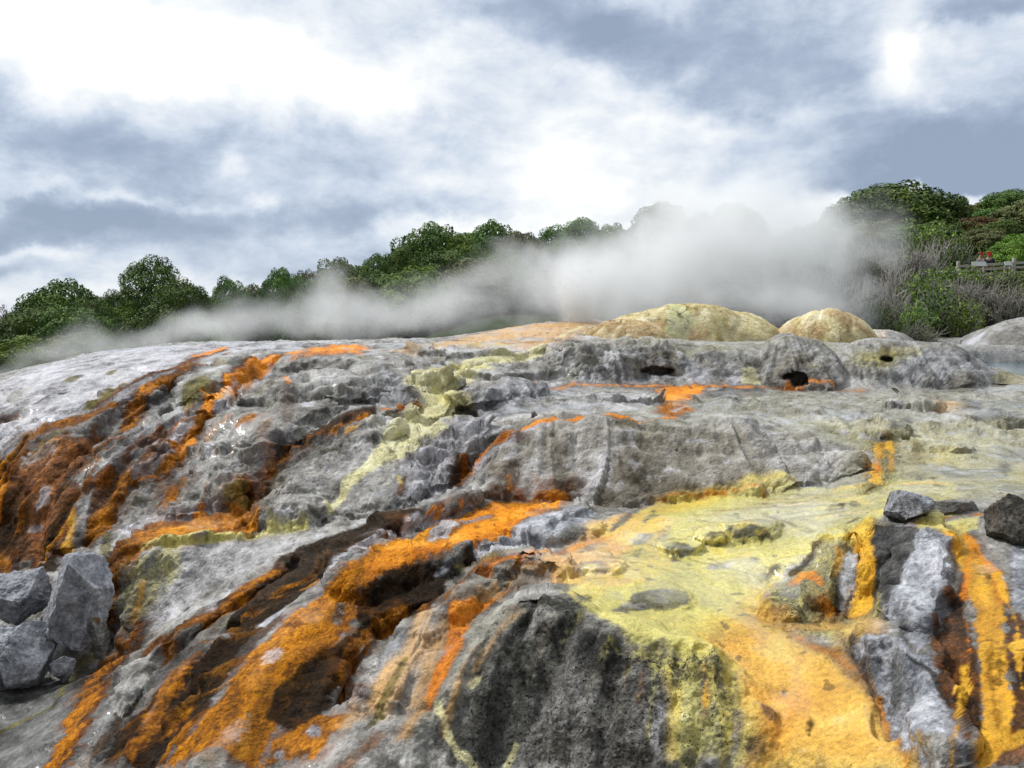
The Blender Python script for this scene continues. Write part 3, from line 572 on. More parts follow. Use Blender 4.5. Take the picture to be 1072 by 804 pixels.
for u, v, a, b, r_, n_ in [(690,627,34,11,-.05,'dark'),(660,636,20,5,-.1,'grey'),(785,557,24,9,.1,'black'),(750,563,13,8,.1,'black'),(712,574,16,8,.1,'dark'),(622,594,19,8,-.05,'dark'),(652,545,20,3.5,-.65,'dark'),(680,540,9,3,-.7,'dark'),(672,564,12,6,-.2,'grey'),(668,578,10,5,-.5,'grey'),(588,614,8,5,.2,'dark'),(592,626,9,6,.4,'dark'),(612,625,9,3,0,'dark'),(752,592,14,4,-.1,'grey'),(706,585,5,3,0,'black'),(790,585,6,3,0,'dark'),(876,530,10,3,-.3,'black'),(893,527,6,3,0,'dark'),(805,600,15,5,-.6,'black'),(805,745,12,6,.7,'dark'),(820,722,3,7,0,'grey'),(785,780,16,12,.2,'dark'),(848,760,3,10,.1,'brown')]:
    lay(n_, spot(u, v, a, b, r_), .88, .05, .10)
lay('brown', line([(720,585,1),(745,590,1.2),(790,602,1.2)]), .6, .02, .06); lay('brown', line([(800,538,2),(815,545,3),(850,557,2)]), .5, .04, .15)
za = zone([(590,612),(660,545),(690,526),(900,508),(1000,505),(1000,538),(860,566),(800,640),(960,804),(780,804),(766,702),(692,682),(620,642)], .12)
zr_ = zone([(740,665),(800,640),(840,668),(882,690),(930,740),(962,804),(780,804),(772,720)], .5)
veil('apricot', .55*za*sstep(S3+.4*n1, .10, .40)); veil('pale', .40*za*sstep(-S3+.5*n1, .16, .40)*(1-.6*zr_)); veil('cream', .28*za*sstep(n1+.5*S3, .22, .42)); veil('yellow', .55*za*sstep(n2+.5*S3-.3*n1, .14, .36)); veil('salmon', .55*zr_*za*sstep(S3-.3*n1, .02, .30)); veil('fire', .40*zr_*za*sstep(-S3+.3*n2, .18, .38)); veil('flat', .35*za*(1-zr_)*sstep(n1-.3*n2, .18, .4))
wet = np.clip(wet+.45*za*sstep(n1+.4*n2, -.1, .25), 0, .95)
# front domes
lay('dome', poly([(440,790),(452,745),(478,722),(500,690),(528,652),(550,632),(580,625),(612,635),(617,655),(642,670),(662,690),(600,700),(570,740),(535,804),(450,804)]), .97, .05, .14, .1)
lay('speck', poly([(535,804),(570,740),(585,690),(640,668),(695,690),(712,715),(702,760),(696,804)]), .97, .06, .16, .15)
zd = zone([(440,790),(452,745),(478,722),(500,690),(528,652),(550,632),(580,625),(612,635),(640,668),(695,690),(712,715),(702,760),(696,804),(450,804)], .1)
veil('grey', .34*zd*sstep(-S3+.3*n2, .06, .32)); veil('black', .75*zd*sstep(S3+.25*n2, .08, .28)); veil('ygrey', .5*zd*sstep(n2+.5*S3, .30, .42)*sstep(n1, -.1, .2)); veil('rust', .5*zd*sstep(n6+.4*S3, .34, .46))
lay('black', poly([(590,672),(615,655),(650,672),(665,695),(620,705),(600,690)]), .8, .06, .15); lay('black', poly([(475,780),(500,740),(545,715),(575,720),(545,790),(510,804),(490,804)]), .5, .1, .2)
lay('grey', line([(575,640,4),(550,665,5),(535,680,4)]), .5, .06, .15, .1); lay('grey', line([(630,650,5),(600,668,7),(560,690,6)]), .35, .08, .15, .1); lay('step', poly([(480,725),(500,690),(540,650),(555,640),(525,640),(495,675)]), .7, .06, .12)
lay('speck', line([(560,632,4),(600,628,4),(620,640,4)]), .5, .05, .15); lay('cream', spot(497,712,5,10,.5), .6, .04, .1)
lay('ygrey', poly([(690,692),(720,684),(770,700),(776,740),(766,804),(700,804),(706,740)]), .9, .06, .16, .2); lay('ygrey', poly([(640,668),(690,680),(720,690),(700,705),(660,690)]), .85, .05, .16, .1)
lay('yellow', line([(700,705,4),(706,740,5),(700,790,5)]), .65, .05, .12, .2); lay('yellow', line([(745,705,3),(755,750,4)]), .6, .05, .12, .2); lay('pale', line([(725,700,6),(728,770,8)]), .55, .07, .15, .2)
lay('cream', line([(458,740,3),(470,770,3),(480,790,3),(498,804,3)]), .85, .03, .08); lay('cream', line([(540,780,2.5),(530,804,2.5)]), .8, .03, .08)
lay('grey', poly([(370,804),(400,785),(440,765),(455,775),(470,804)]), .85, .05, .12)
for L_, n_ in (([(640,666,3),(628,690,3),(615,725,2)],'ygrey'), ([(664,676,3),(656,705,3),(648,750,2)],'yellow'), ([(690,684,4),(684,720,3),(676,775,2)],'ygrey'), ([(676,682,2),(668,730,2)],'gold'), ([(612,640,3),(590,670,3),(570,720,2)],'ygrey'), ([(562,640,4),(530,680,4),(500,735,3),(480,790,2)],'grey'), ([(585,642,3),(560,690,4),(530,750,3)],'step'), ([(600,650,2),(580,700,3),(560,770,2)],'grey'), ([(655,690,3),(640,760,3)],'grey'), ([(690,740,3),(684,804,3)],'white'), ([(650,730,2),(640,804,2)],'rust'), ([(545,640,3),(515,672,3),(488,712,3),(462,760,3)],'salmon'), ([(710,690,3),(712,740,3),(704,800,3)],'yellow'), ([(735,697,3),(740,750,3)],'gold'), ([(760,700,3),(764,760,3),(756,804,3)],'yellow')):
    lay(n_, line(L_), .72, .05, .22, .25)
# --- right cascades
lay('ygrey', poly([(795,640),(806,615),(835,595),(868,566),(905,553),(922,560),(922,640),(900,670),(860,668),(830,662)]), .75, .06, .15, .2)
lay('apricot', line([(800,640,5),(830,655,6),(870,655,6)]), .7, .06, .15, .1); lay('fire', line([(832,610,4),(842,600,5),(860,610,4)]), .7, .05, .12); lay('brown', line([(830,600,4),(850,575,4),(868,562,3)]), .75, .04, .12)
lay('gold', line([(892,556,5),(905,565,7),(907,585,8),(904,604,9),(899,622,11),(896,640,11)]), .97, .04, .08, .1); lay('gold', line([(880,575,4),(876,600,4)]), .6, .05, .1); lay('yellow', line([(870,560,4),(905,551,5),(925,552,5)]), .8, .05, .12)
lay('blue', poly([(878,600),(888,575),(898,580),(896,610),(885,640),(876,640)]), .85, .03, .08); lay('brown', line([(878,600,2),(874,640,3)]), .7, .03, .08); lay('brown', spot(852,632,12,5,.6), .8, .03, .1); lay('orange', line([(860,628,3),(868,640,3)]), .8, .03, .08)
lay('apricot', poly([(880,660),(900,645),(925,650),(920,690),(890,690)]), .5, .08, .2)
lay('blue', poly([(915,556),(940,548),(990,553),(1000,575),(996,612),(990,640),(975,670),(960,684),(945,662),(926,642),(918,612),(912,576)]), .97, .03, .06, 0, np.clip(tG*.7+.3*tK+.12, 0, 1)); lay('black', poly([(910,562),(930,547),(962,551),(958,570),(946,590),(938,612),(928,640),(914,615)]), .92, .03, .14); lay('black', line([(960,562,3),(985,560,3)]), .6, .03, .14); lay('black', spot(945,655,6,14), .6, .03, .12); lay('white', spot(982,592,12,16), .5, .04, .2)
lay('blue', poly([(893,672),(925,664),(955,682),(985,690),(1000,720),(1005,745),(1012,804),(965,804),(945,775),(925,735),(905,700)]), .97, .03, .06, 0, np.clip(tG*.7+.3*tK+.12, 0, 1)); lay('black', poly([(880,668),(893,664),(900,690),(925,735),(918,735),(895,700)]), .7, .03, .12); lay('brown', line([(950,685,2),(975,705,2.5),(1000,745,2)]), .8, .02, .06); lay('dark', line([(935,690,3),(940,740,4)]), .7, .03, .12)
lay('rust', poly([(968,664),(990,622),(1008,602),(1016,650),(1026,700),(1030,760),(1012,800),(1000,745),(985,702)]), .9, .05, .14, .15)
lay('brown', poly([(985,700),(1000,680),(1012,720),(1005,770),(990,740)]), .6, .06, .2); lay('rust', poly([(1046,640),(1072,640),(1100,700),(1072,804),(1035,804),(1055,740)]), .8, .06, .2, .2); lay('brown', poly([(1058,690),(1090,660),(1090,760),(1058,780)]), .7, .05, .2)
lay('gold', poly([(962,546),(1012,546),(1020,566),(1048,600),(1055,640),(1050,680),(1062,730),(1052,780),(1040,804),(1018,804),(1030,770),(1026,700),(1016,650),(1010,602),(994,562)]), .97, .05, .10, .15)
lay('pale', poly([(962,541),(1024,541),(1024,552),(1012,556),(990,556),(962,552)]), .8, .03, .05); lay('fire', line([(962,537,3),(1027,538,3)]), .9, .02, .04)
lay('fire', line([(1012,560,3),(1042,598,4),(1050,630,4)]), .5, .05, .1)
lay('gold', line([(1046,600,3),(1064,650,3),(1070,720,3)]), .85, .04, .16, .2); lay('gold', line([(1012,700,3),(1004,750,2),(996,800,2)]), .8, .04, .16, .2); lay('fire', line([(1018,570,2),(1008,620,2.5),(1014,680,2)]), .7, .04, .14, .15); lay('rust', line([(1040,640,1.5),(1036,700,2),(1044,760,2)]), .6, .04, .2, .2); lay('brown', spot(1046,705,4,16), .6, .04, .2); lay('brown', spot(1022,745,4,18), .6, .04, .2)
lay('gold', line([(1050,780,5),(1072,770,5)]), .6, .05, .12); lay('blue', poly([(1058,570),(1100,570),(1100,650),(1060,640)]), .9, .04, .1)
# small cascade below the flat
lay('ygrey', poly([(895,520),(908,505),(912,480),(912,462),(936,462),(936,495),(930,506),(915,516)]), .9, .05, .14, .1); lay('gold', line([(925,463,4),(918,485,4),(915,505,3)]), .8, .04, .12, .1); lay('gold', line([(933,465,2),(934,490,3)]), .8, .03, .08, .1); lay('fire', spot(918,490,4,7), .7, .03, .1); lay('rust', line([(915,507,2),(902,516,2)]), .8, .03, .08)
for u, v, a, b in [(920,458,10,5),(937,446,9,4),(938,424,10,5),(944,414,5,2),(979,415,5,2),(1018,424,11,6),(1025,436,9,4),(1044,432,10,6),(908,411,4,1.5),(880,410,5,1.5),(862,410,5,1.5),(950,438,5,2),(1060,436,9,6),(1052,490,8,8),(990,493,8,2),(962,500,4,2),(785,440,6,1.5),(760,441,6,1.5),(737,440,6,1.5),(1066,416,4,2),(718,436,6,1.5),(805,448,6,2)]:
    lay('dark', spot(u, v, a, b), .8, .06, .2)
lay('apricot', spot(993,424,9,4), .6, .1, .3); lay('rust', spot(960,478,10,5), .5, .1, .4); lay('yellow', spot(985,478,9,6), .4, .15, .3); lay('rust', spot(1062,520,20,2), .4, .05, .2)
lay('dark', poly([(740,408),(760,404),(800,406),(805,410),(770,415),(742,416)]), .85, .08, .15)
lay('olive', poly([(1040,398),(1100,395),(1100,404),(1040,404)]), .6, .1, .2)
# --- thin orange run at the foot of the back ledge, its pool, and the run over the step
lay('fire', line([(560,399,.8),(600,401,1),(640,402,1.2),(740,404,1.5),(830,407,1.5),(905,408,1.5)]), .9, .05, .10)
lay('fire', poly([(686,407),(702,404),(736,403),(737,410),(718,420),(726,428),(702,436),(688,430),(696,418)]), .95, .08, .15); lay('rust', poly([(698,420),(715,418),(722,428),(705,434),(692,430)]), .6, .06, .1)
lay('white', line([(706,430,2),(722,424,2)]), .9, .04, .1); lay('white', line([(650,428,3),(668,420,3)]), .5, .06, .2)
lay('fire', line([(706,435,2.4),(650,437,2.4),(610,437,3),(580,438,3.6),(555,444,3.8),(530,456,4.4),(510,469,4.4),(496,483,4.4),(488,496,5),(484,506,4)]), .97, .03, .06)
lay('white', line([(575,444,1),(556,449,2.5),(532,462,3),(512,475,3),(501,487,2)]), .85, .03, .08); lay('rust', line([(545,452,2),(515,464,2),(498,478,2)]), .5, .05, .16)
lay('brown', poly([(462,517),(474,497),(491,484),(491,500),(480,512)]), .8, .04, .12); lay('orange', line([(488,488,3),(484,502,3)]), .9, .03, .06)
lay('white', line([(505,490,3),(490,505,3),(470,512,3),(440,525,2)]), .7, .04, .1); lay('brown', line([(535,485,4),(533,512,4)]), .6, .06, .16, .1); lay('orange', line([(533,500,2),(534,512,2)]), .5, .03, .08); lay('rust', line([(520,510,2),(545,512,3)]), .4, .04, .12)
lay('rust', line([(424,498,1.5),(420,515,2.5)]), .8, .03, .06); lay('yellow', line([(418,498,1.5),(420,505,1.5)]), .7, .02, .05)
lay('brown', line([(425,528,2),(450,518,2),(485,510,3)]), .7, .04, .08)
# granules of black crust: how thickly they are sown
grain = .16*np.clip(.5+1.5*n1+.8*n2, 0, 1)
def sow(L, v_, soft=.2):
    global grain
    grain = np.maximum(grain, v_*zone(L, soft))
sow([(500,690),(560,632),(640,668),(700,686),(775,700),(776,804),(450,804)], .62, .15); sow([(640,664),(700,684),(770,697),(760,712),(690,705),(640,690)], .8, .06); sow([(540,640),(600,622),(630,650),(600,668),(540,670)], .6, .08)
sow([(640,560),(720,520),(800,545),(720,620),(640,600)], .30); sow([(800,560),(900,545),(920,640),(860,680),(800,660)], .55, .1); sow([(880,520),(905,455),(945,455),(940,520)], .6, .1); sow([(120,804),(350,610),(460,560),(560,520),(480,640),(380,804)], .44); sow([(1000,600),(1020,560),(1045,600),(1060,700),(1040,804),(1005,804)], .42, .08); sow([(490,510),(540,450),(700,445),(880,470),(750,518)], .40)
sow([(110,700),(125,585),(250,570),(200,650)], .4)
# films of standing and running water on the flatter benches
film = sstep(fbm(P, .9, 3, 160)+.35*n2, .02, .22)*sstep(-slope, -.35, -.08)
wet = np.clip(wet+.55*film, 0, .95).astype(np.float32); col = col*(1-.22*film[:, None])
# loose flecks of black crust on the pale flats
fl = (noise(P*np.array([9, 9, 9]), 140) > .52) & (fbm(P, .8, 2, 141) > .05) & (slope < .6)
k = np.nonzero(fl)[0]; col[k] = col[k]*.45

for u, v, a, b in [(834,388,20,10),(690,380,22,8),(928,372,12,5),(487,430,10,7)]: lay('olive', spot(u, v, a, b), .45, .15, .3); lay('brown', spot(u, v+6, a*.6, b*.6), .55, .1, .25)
# ---------------------------------------------------------------- materials
def new_mat(name):
    m = bpy.data.materials.new(name); m.use_nodes = True
    nt = m.node_tree; return m, nt, nt.nodes['Principled BSDF']
def node(nt, t, **kw):
    n = nt.nodes.new(t)
    for k, v in kw.items(): setattr(n, k, v)
    return n
def mathn(nt, op, a, b=None, clamp=False):
    n = nt.nodes.new('ShaderNodeMath'); n.operation = op; n.use_clamp = clamp
    for i, x in enumerate((a, b)):
        if x is None: continue
        if isinstance(x, (int, float)): n.inputs[i].default_value = x
        else: nt.links.new(x, n.inputs[i])
    return n.outputs[0]
def sinter_mat(name, bump=.5, dist=.02, wetcoat=True):
    m, nt, b = new_mat(name); L = nt.links.new
    at_ = node(nt, 'ShaderNodeVertexColor', layer_name='deposit')
    tc = node(nt, 'ShaderNodeTexCoord')
    def nz(sc, det, rough=.6):
        n = node(nt, 'ShaderNodeTexNoise'); n.inputs['Scale'].default_value = sc; n.inputs['Detail'].default_value = det; n.inputs['Roughness'].default_value = rough
        L(tc.outputs['Object'], n.inputs['Vector']); return n.outputs['Fac']
    f1, f2, f0 = nz(26, 6), nz(95, 4, .7), nz(9, 5, .62)
    v = node(nt, 'ShaderNodeTexVoronoi'); v.inputs['Scale'].default_value = 34; v.feature = 'F1'; L(tc.outputs['Object'], v.inputs['Vector'])
    # speckle of the deposit itself
    k = mathn(nt, 'ADD', mathn(nt, 'MULTIPLY', f1, 1.2), mathn(nt, 'MULTIPLY', f2, 1.2))
    k = mathn(nt, 'MAXIMUM', mathn(nt, 'MINIMUM', mathn(nt, 'SUBTRACT', k, .17), 1.7), .3)
    mx = node(nt, 'ShaderNodeMix', data_type='RGBA', blend_type='MULTIPLY'); mx.inputs['Factor'].default_value = 1
    ga = node(nt, 'ShaderNodeVertexColor', layer_name='granules'); gs = node(nt, 'ShaderNodeSeparateColor'); L(ga.outputs['Color'], gs.inputs[0])
    g1, g2 = nz(38, 2, .5), nz(85, 1, .5)
    gm_ = mathn(nt, 'SUBTRACT', mathn(nt, 'ADD', mathn(nt, 'MULTIPLY', g1, .55), mathn(nt, 'MULTIPLY', g2, .45)), mathn(nt, 'SUBTRACT', .78, mathn(nt, 'MULTIPLY', gs.outputs[0], .34)))
    gm_ = mathn(nt, 'MULTIPLY', gm_, 22.0, True)
    k = mathn(nt, 'MULTIPLY', k, mathn(nt, 'SUBTRACT', 1.0, mathn(nt, 'MULTIPLY', gm_, .86)))
    cmb = node(nt, 'ShaderNodeCombineColor')
    for i in range(3): L(k, cmb.inputs[i])
    L(at_.outputs['Color'], mx.inputs['A']); L(cmb.outputs[0], mx.inputs['B'])
    L(mx.outputs['Result'], b.inputs['Base Color'])
    # wet mats are glossier
    r = mathn(nt, 'SUBTRACT', .86, mathn(nt, 'MULTIPLY', at_.outputs['Alpha'], .72)); r = mathn(nt, 'ADD', r, mathn(nt, 'MULTIPLY', mathn(nt, 'SUBTRACT', f1, .5), .35), True)
    L(r, b.inputs['Roughness']); L(mathn(nt, 'ADD', mathn(nt, 'MULTIPLY', at_.outputs['Alpha'], .48), .03), b.inputs['Specular IOR Level'])
    L(mathn(nt, 'MULTIPLY', mathn(nt, 'SUBTRACT', at_.outputs['Alpha'], .45), 2.4, True), b.inputs['Coat Weight']); b.inputs['Coat Roughness'].default_value = .16; b.inputs['Coat IOR'].default_value = 1.33      # water film
    hgt = mathn(nt, 'ADD', mathn(nt, 'ADD', mathn(nt, 'MULTIPLY', f1, 1.0), mathn(nt, 'MULTIPLY', f0, 2.2)), mathn(nt, 'ADD', mathn(nt, 'MULTIPLY', f2, .45), mathn(nt, 'MULTIPLY', v.outputs['Distance'], .35)))
    bp = node(nt, 'ShaderNodeBump'); bp.inputs['Distance'].default_value = dist
    L(mathn(nt, 'SUBTRACT', bump, mathn(nt, 'MULTIPLY', at_.outputs['Alpha'], bump*.75)), bp.inputs['Strength'])
    L(hgt, bp.inputs['Height']); L(bp.outputs[0], b.inputs['Normal'])
    return m
MAT_SINTER = sinter_mat('sinter', 1.0, .035)
me = mesh_np('sinter_terrace', P, grid_faces(NC, NR), MAT_SINTER, {'deposit': np.c_[col, wet], 'granules': np.repeat(grain[:, None], 3, 1)})
tag(link('sinter_terrace', me), kind='structure')
# ---------------------------------------------------------------- loose boulders, mounds, spring water
def ico(n):
    bm = bmesh.new(); bmesh.ops.create_icosphere(bm, subdivisions=n, radius=1)
    V = np.array([v.co[:] for v in bm.verts], np.float32); F = np.array([[l.index for l in f.verts] for f in bm.faces], np.int32); bm.free()
    return V, F
ICO = {n: ico(n) for n in (3, 5, 6)}
MAT_ROCK = sinter_mat('boulder_stone', 1.0, .03)
def rampc(stops, t):
    r = np.array(stops, np.float32); k = np.linspace(0, 1, len(r))
    return np.stack([np.interp(t, k, r[:, c]) for c in range(3)], 1)
def boulder(name, label, cat, u, v, d, w, h, dp, seed, stops, group=None, rot=(0, 0, 0), cuts=9, rough=1.0, sub=6, bubbly=0.0, crust=None, cutd=(.48, .82), sink=None):
    """angular block centred on pixel (u,v) at distance d; w,h,dp full sizes in metres"""
    r = np.random.default_rng(seed); V, F = ICO[sub]; V = V.copy()
    V = np.sign(V)*np.abs(V)**.8
    for k in range(int(cuts*1.7)):
        n_ = r.normal(size=3); n_ /= np.linalg.norm(n_); c_ = r.uniform(*cutd)
        e_ = np.maximum(V@n_-c_, 0); V -= np.outer(e_*1.0, n_)
    V = V*np.array([w/2, dp/2, h/2])
    M = np.array(Matrix.Rotation(rot[2], 3, 'Z') @ Matrix.Rotation(rot[1], 3, 'Y') @ Matrix.Rotation(rot[0], 3, 'X'))
    V = V@M.T
    nrm = V/np.maximum(np.linalg.norm(V/np.array([w, dp, h])**2, axis=1), 1e-6)[:, None]/np.array([w, dp, h])**2
    nrm /= np.linalg.norm(nrm, axis=1)[:, None]
    Q = V+seed*7.7; s = (w+h)/2
    dis = rough*s*(.055*fbm(Q, 1.6/s, 3, seed)+.045*(billow(Q, 3.6/s, 3, seed+3)-.3)+.022*(billow(Q, 13/s, 2, seed+4)-.3)+.016*fbm(Q, 22/s, 3, seed+5)) + bubbly*s*(.05*(billow(Q, 9/s, 2, seed+8)-.3)+.016*(billow(Q, 26/s, 2, seed+9)-.3))
    V = V+nrm*dis[:, None]
    t = np.clip(.5+.5*fbm(Q, 1.5/s, 3, seed+11)+.6*fbm(Q, 8/s, 4, seed+12)+.35*fbm(Q, 40/s, 2, seed+13), 0, 1)
    c = rampc(stops, t); wt = np.full((len(V), 1), .08)
    if crust is not None:
        for st, sc, th in crust:
            a = sstep(fbm(Q, sc/s, 4, seed+21+int(sc*10)), th-.07, th+.07)[:, None]
            c = c*(1-a)+rampc(st, t)*a
    p = at(u, v, d)
    if sink is not None: p = on(u, v+h*FPX/d*.42)+np.array([0, .06, h*sink])
    me = mesh_np(name, V, F, MAT_ROCK, {'deposit': np.c_[c, wt]})
    return tag(link(name, me, loc=p), label, cat, group)
BL = [(.06,.063,.072),(.20,.207,.23),(.37,.38,.41),(.56,.57,.61)]
GR = [(.07,.07,.068),(.16,.158,.15),(.26,.255,.245),(.38,.38,.375)]
DK = [(.010,.010,.011),(.028,.027,.026),(.06,.058,.054),(.15,.145,.14)]
BROWNC = [(.05,.025,.01),(.11,.055,.02),(.2,.12,.05),(.3,.2,.1)]
g = 'blue grey boulders below the orange falls'
boulder('boulder', 'largest blue grey boulder below the orange falls, flat slanted top', 'boulder', 82, 632, 8.1, .92, 1.3, .9, 3, BL, g, (.1, .25, .3), 12, 1)
boulder('boulder', 'broad grey boulder at the left edge, behind the largest boulder', 'boulder', 22, 624, 8.5, .80, .86, .7, 8, BL, g, (0, -.2, .2), 10, 1.1)
boulder('boulder', 'pale grey boulder leaning against the left foot of the largest boulder', 'boulder', 32, 690, 7.7, .50, .74, .55, 14, BL, g, (0, .28, .1), 6, .8)
boulder('boulder', 'dark blue grey boulder cut off by the left edge, lowest of its pile', 'boulder', -2, 700, 7.7, .62, .95, .7, 19, BL, g, (0, .1, .4), 9, 1.1)
boulder('boulder', 'small rough boulder wedged low between the largest boulder and the slope', 'boulder', 66, 702, 7.7, .30, .32, .3, 23, BL, g, (0, .3, .1), 8, 1.2, 5)
boulder('boulder', 'brownish grey boulder leaning on the right side of the largest boulder', 'boulder', 101, 660, 8.1, .34, .62, .5, 27, GR, g, (0, -.15, .1), 8, 1.1, 5, crust=[(BROWNC, 1.4, .25)])
g = None
boulder('boulder', 'small pointed grey boulder on the pale flat beside the orange edged pool', 'boulder', 953, 524, 7.35, .40, .36, .5, 31, BL, g, (.1, -.35, .3), 8, .8, sink=.26)
boulder('boulder', 'dark grey stone lying at the foot of the small pointed boulder', 'boulder', 944, 541, 7.15, .25, .12, .25, 36, DK, g, (0, 0, .3), 7, .9, 5, sink=.28)
boulder('boulder', 'long grey kerb of stone along the back of the orange edged pool', 'boulder', 1002, 527, 7.55, .72, .13, .22, 38, GR, g, (0, 0, .05), 7, .8, 5, sink=.28)
boulder('boulder', 'dark brown boulder at the right edge above the yellow channel', 'boulder', 1058, 556, 6.35, .60, .52, .6, 43, [(.010,.010,.010),(.032,.030,.028),(.07,.064,.053),(.17,.155,.13)], g, (.1, .2, .2), 9, 1.1)
# --- rounded mounds
MOUND_N = [0]
def mound(name, label, u0, u1, vtop, vbase, d, depth, seed, stops, crust=(), group=None, lobes=(), prof=.5, lump=.10):
    """dome standing between pixel columns u0..u1 at distance d"""
    n_, m_ = 110, 260
    c0 = at((u0+u1)/2, vbase, d); w = (u1-u0)/FPX*d/2; h = (vbase-vtop)/FPX*d*.93+.20
    t = np.linspace(0, 1.12, n_)[:, None]; a = np.linspace(0, 2*math.pi, m_, endpoint=False)[None, :]
    X = (t*np.cos(a)*w).ravel(); Y = (t*np.sin(a)*depth).ravel()
    Z = (np.clip(1-np.minimum(t, 1.1)**2.4, -.25, 1)*np.ones_like(a)).ravel()
    Z = np.sign(Z)*np.abs(Z)**prof*h
    for lx, ly, lr, lh in lobes:
        dd_ = np.hypot((X/w-lx), (Y/depth-ly))/lr
        Z += lh*np.sqrt(np.clip(1-dd_**2, 0, 1))
    V = np.stack([X, Y, Z], 1); Q = V+seed*5.1
    V = V + np.stack([X/w*.5, Y/depth*.5, np.full(len(X), .7)], 1)*(lump*h*(1.2*fbm(Q, .8, 3, seed)+.45*(billow(Q*np.array([1, 1, .8]), 1.9, 3, seed+2)-.3))+.014*fbm(Q, 9, 3, seed+4)+.05*fbm(np.stack([np.arctan2(Y, X)*2.2, np.hypot(X, Y)*.25+seed, Z*.2], 1), 2.6, 4, seed+61)*sstep(np.hypot(X/w, Y/depth), .1, .6))[:, None]
    V[:, 2] -= .25
    tt_ = np.clip(.55+.6*fbm(Q, .8, 3, seed+6)+.8*fbm(Q*np.array([1, 1, .5]), 4, 4, seed+7)+.5*fbm(Q, 12, 3, seed+8), 0, 1)
    c = rampc(stops, tt_)
    for st, sc, th, sq in crust:
        al = sstep(fbm(Q*np.array([1, 1, sq]), sc, 4, seed+30+int(sc*7)), th-.08, th+.08)[:, None]; c = c*(1-al)+rampc(st, tt_)*al
    # thin dark cracks
    cr = sstep(np.abs(fbm(Q*np.array([1, 1, 1.6]), .9, 3, seed+50)), .022, .0)[:, None]*sstep(fbm(Q, .7, 2, seed+51), -.05, .1)[:, None]
    c = c*(1-.75*cr)
    dr = fbm(np.stack([np.arctan2(Q[:, 1]-seed*5.1, Q[:, 0]-seed*5.1)*3, np.hypot(X, Y)*.35, Q[:, 2]*.2], 1), 2.2, 4, seed+60)[:, None]; c = c*(1+.35*np.clip(dr, -.5, .4))      # runoff stains
    me = mesh_np(name, V, grid_faces(n_, m_, True), MAT_SINTER, {'deposit': np.c_[c, np.full((len(V), 1), .1)]})
    return tag(link(name, me, loc=c0), label, 'mound', group)
YM = [(.36,.26,.10),(.57,.47,.23),(.70,.62,.36),(.80,.75,.54)]
TAN = [(.30,.20,.10),(.46,.33,.17),(.58,.44,.24),(.70,.60,.40)]
GRM = [(.16,.155,.14),(.26,.25,.23),(.34,.335,.32),(.46,.46,.46)]
PK = [(.34,.24,.19),(.46,.36,.29),(.55,.46,.39),(.66,.60,.52)]
gm = 'geyser mounds'
mound('sinter_mound', 'widest yellow sinter mound with a cracked crown, right of the geyser jet', 612, 828, 319, 360, 22.5, 1.6, 61, YM, [(TAN, .55, .12, 1), ([(.62,.60,.28),(.68,.66,.34),(.7,.68,.4),(.74,.72,.5)], .8, .22, .6)], gm, lobes=[(.0, -.6, .40, .14), (.42, -.55, .45, .10), (-.45, -.5, .5, .10)])
mound('sinter_mound', 'smaller yellow sinter mound at the right end, beside the grey shrubs', 806, 920, 324, 363, 22.0, 1.3, 67, YM, [(TAN, .8, .18, 1)], gm, lobes=[(-.25, -.55, .5, .12), (.3, -.4, .5, .08)])
mound('sinter_mound', 'low tan sinter mound with a rough orange crest, at the foot of the jet', 590, 730, 332, 362, 21.6, 1.1, 71, TAN, [(YM, .8, .1, 1)], gm, lobes=[(-.2, -.3, .5, .05)], prof=.8)
mound('sinter_mound', 'low pinkish grey sinter mound running down to the pool', 868, 968, 341, 366, 23.0, 1.4, 76, PK, [(GRM, .7, .05, 1)], gm, prof=.9)
mound('sinter_mound', 'grey streaked sinter dome beyond the pool at the right edge', 997, 1200, 331, 368, 25.5, 3.0, 83, GRM, [([(.40,.40,.43),(.5,.5,.54),(.56,.56,.6),(.62,.62,.66)], .7, .18, .7), ([(.2,.17,.09),(.26,.22,.12),(.3,.26,.15),(.36,.32,.2)], .6, .28, .6)], gm, lobes=[(-.4, -.3, .5, .15)], prof=.7)
mound('sinter_mound', 'low grey gully of sinter between the two yellow mounds', 796, 846, 345, 364, 21.3, .6, 88, GRM, (), gm, prof=.9)
mound('sinter_mound', 'low grey ledge of sinter along the far bank of the pool', 880, 1180, 358, 372, 24.0, .7, 91, GRM, [([(.08,.08,.085),(.12,.12,.125),(.16,.16,.165),(.2,.2,.2)], .7, .0, 1)], gm, prof=.7)
# --- hot pool behind the ledge
m, nt, b = new_mat('hot_water'); b.inputs['Base Color'].default_value = (.10, .17, .20, 1); b.inputs['Roughness'].default_value = .08
n_ = node(nt, 'ShaderNodeTexNoise'); n_.inputs['Scale'].default_value = 5; n_.inputs['Detail'].default_value = 3
bp = node(nt, 'ShaderNodeBump'); bp.inputs['Strength'].default_value = .15; bp.inputs['Distance'].default_value = .05
nt.links.new(n_.outputs['Fac'], bp.inputs['Height']); nt.links.new(bp.outputs[0], b.inputs['Normal'])
zp = EYE-1.37
V = np.array([(8.9,17.4,zp),(9.8,16.2,zp),(13,15.8,zp),(21,15.5,zp),(24,24,zp),(16,24.2,zp),(9.5,23.6,zp),(8.8,20,zp)], np.float32)
bm = bmesh.new(); bm.faces.new([bm.verts.new(v) for v in V]); me = bpy.data.meshes.new('hot_pool'); bm.to_mesh(me); bm.free(); me.materials.append(m)
tag(link('hot_pool', me), kind='structure')
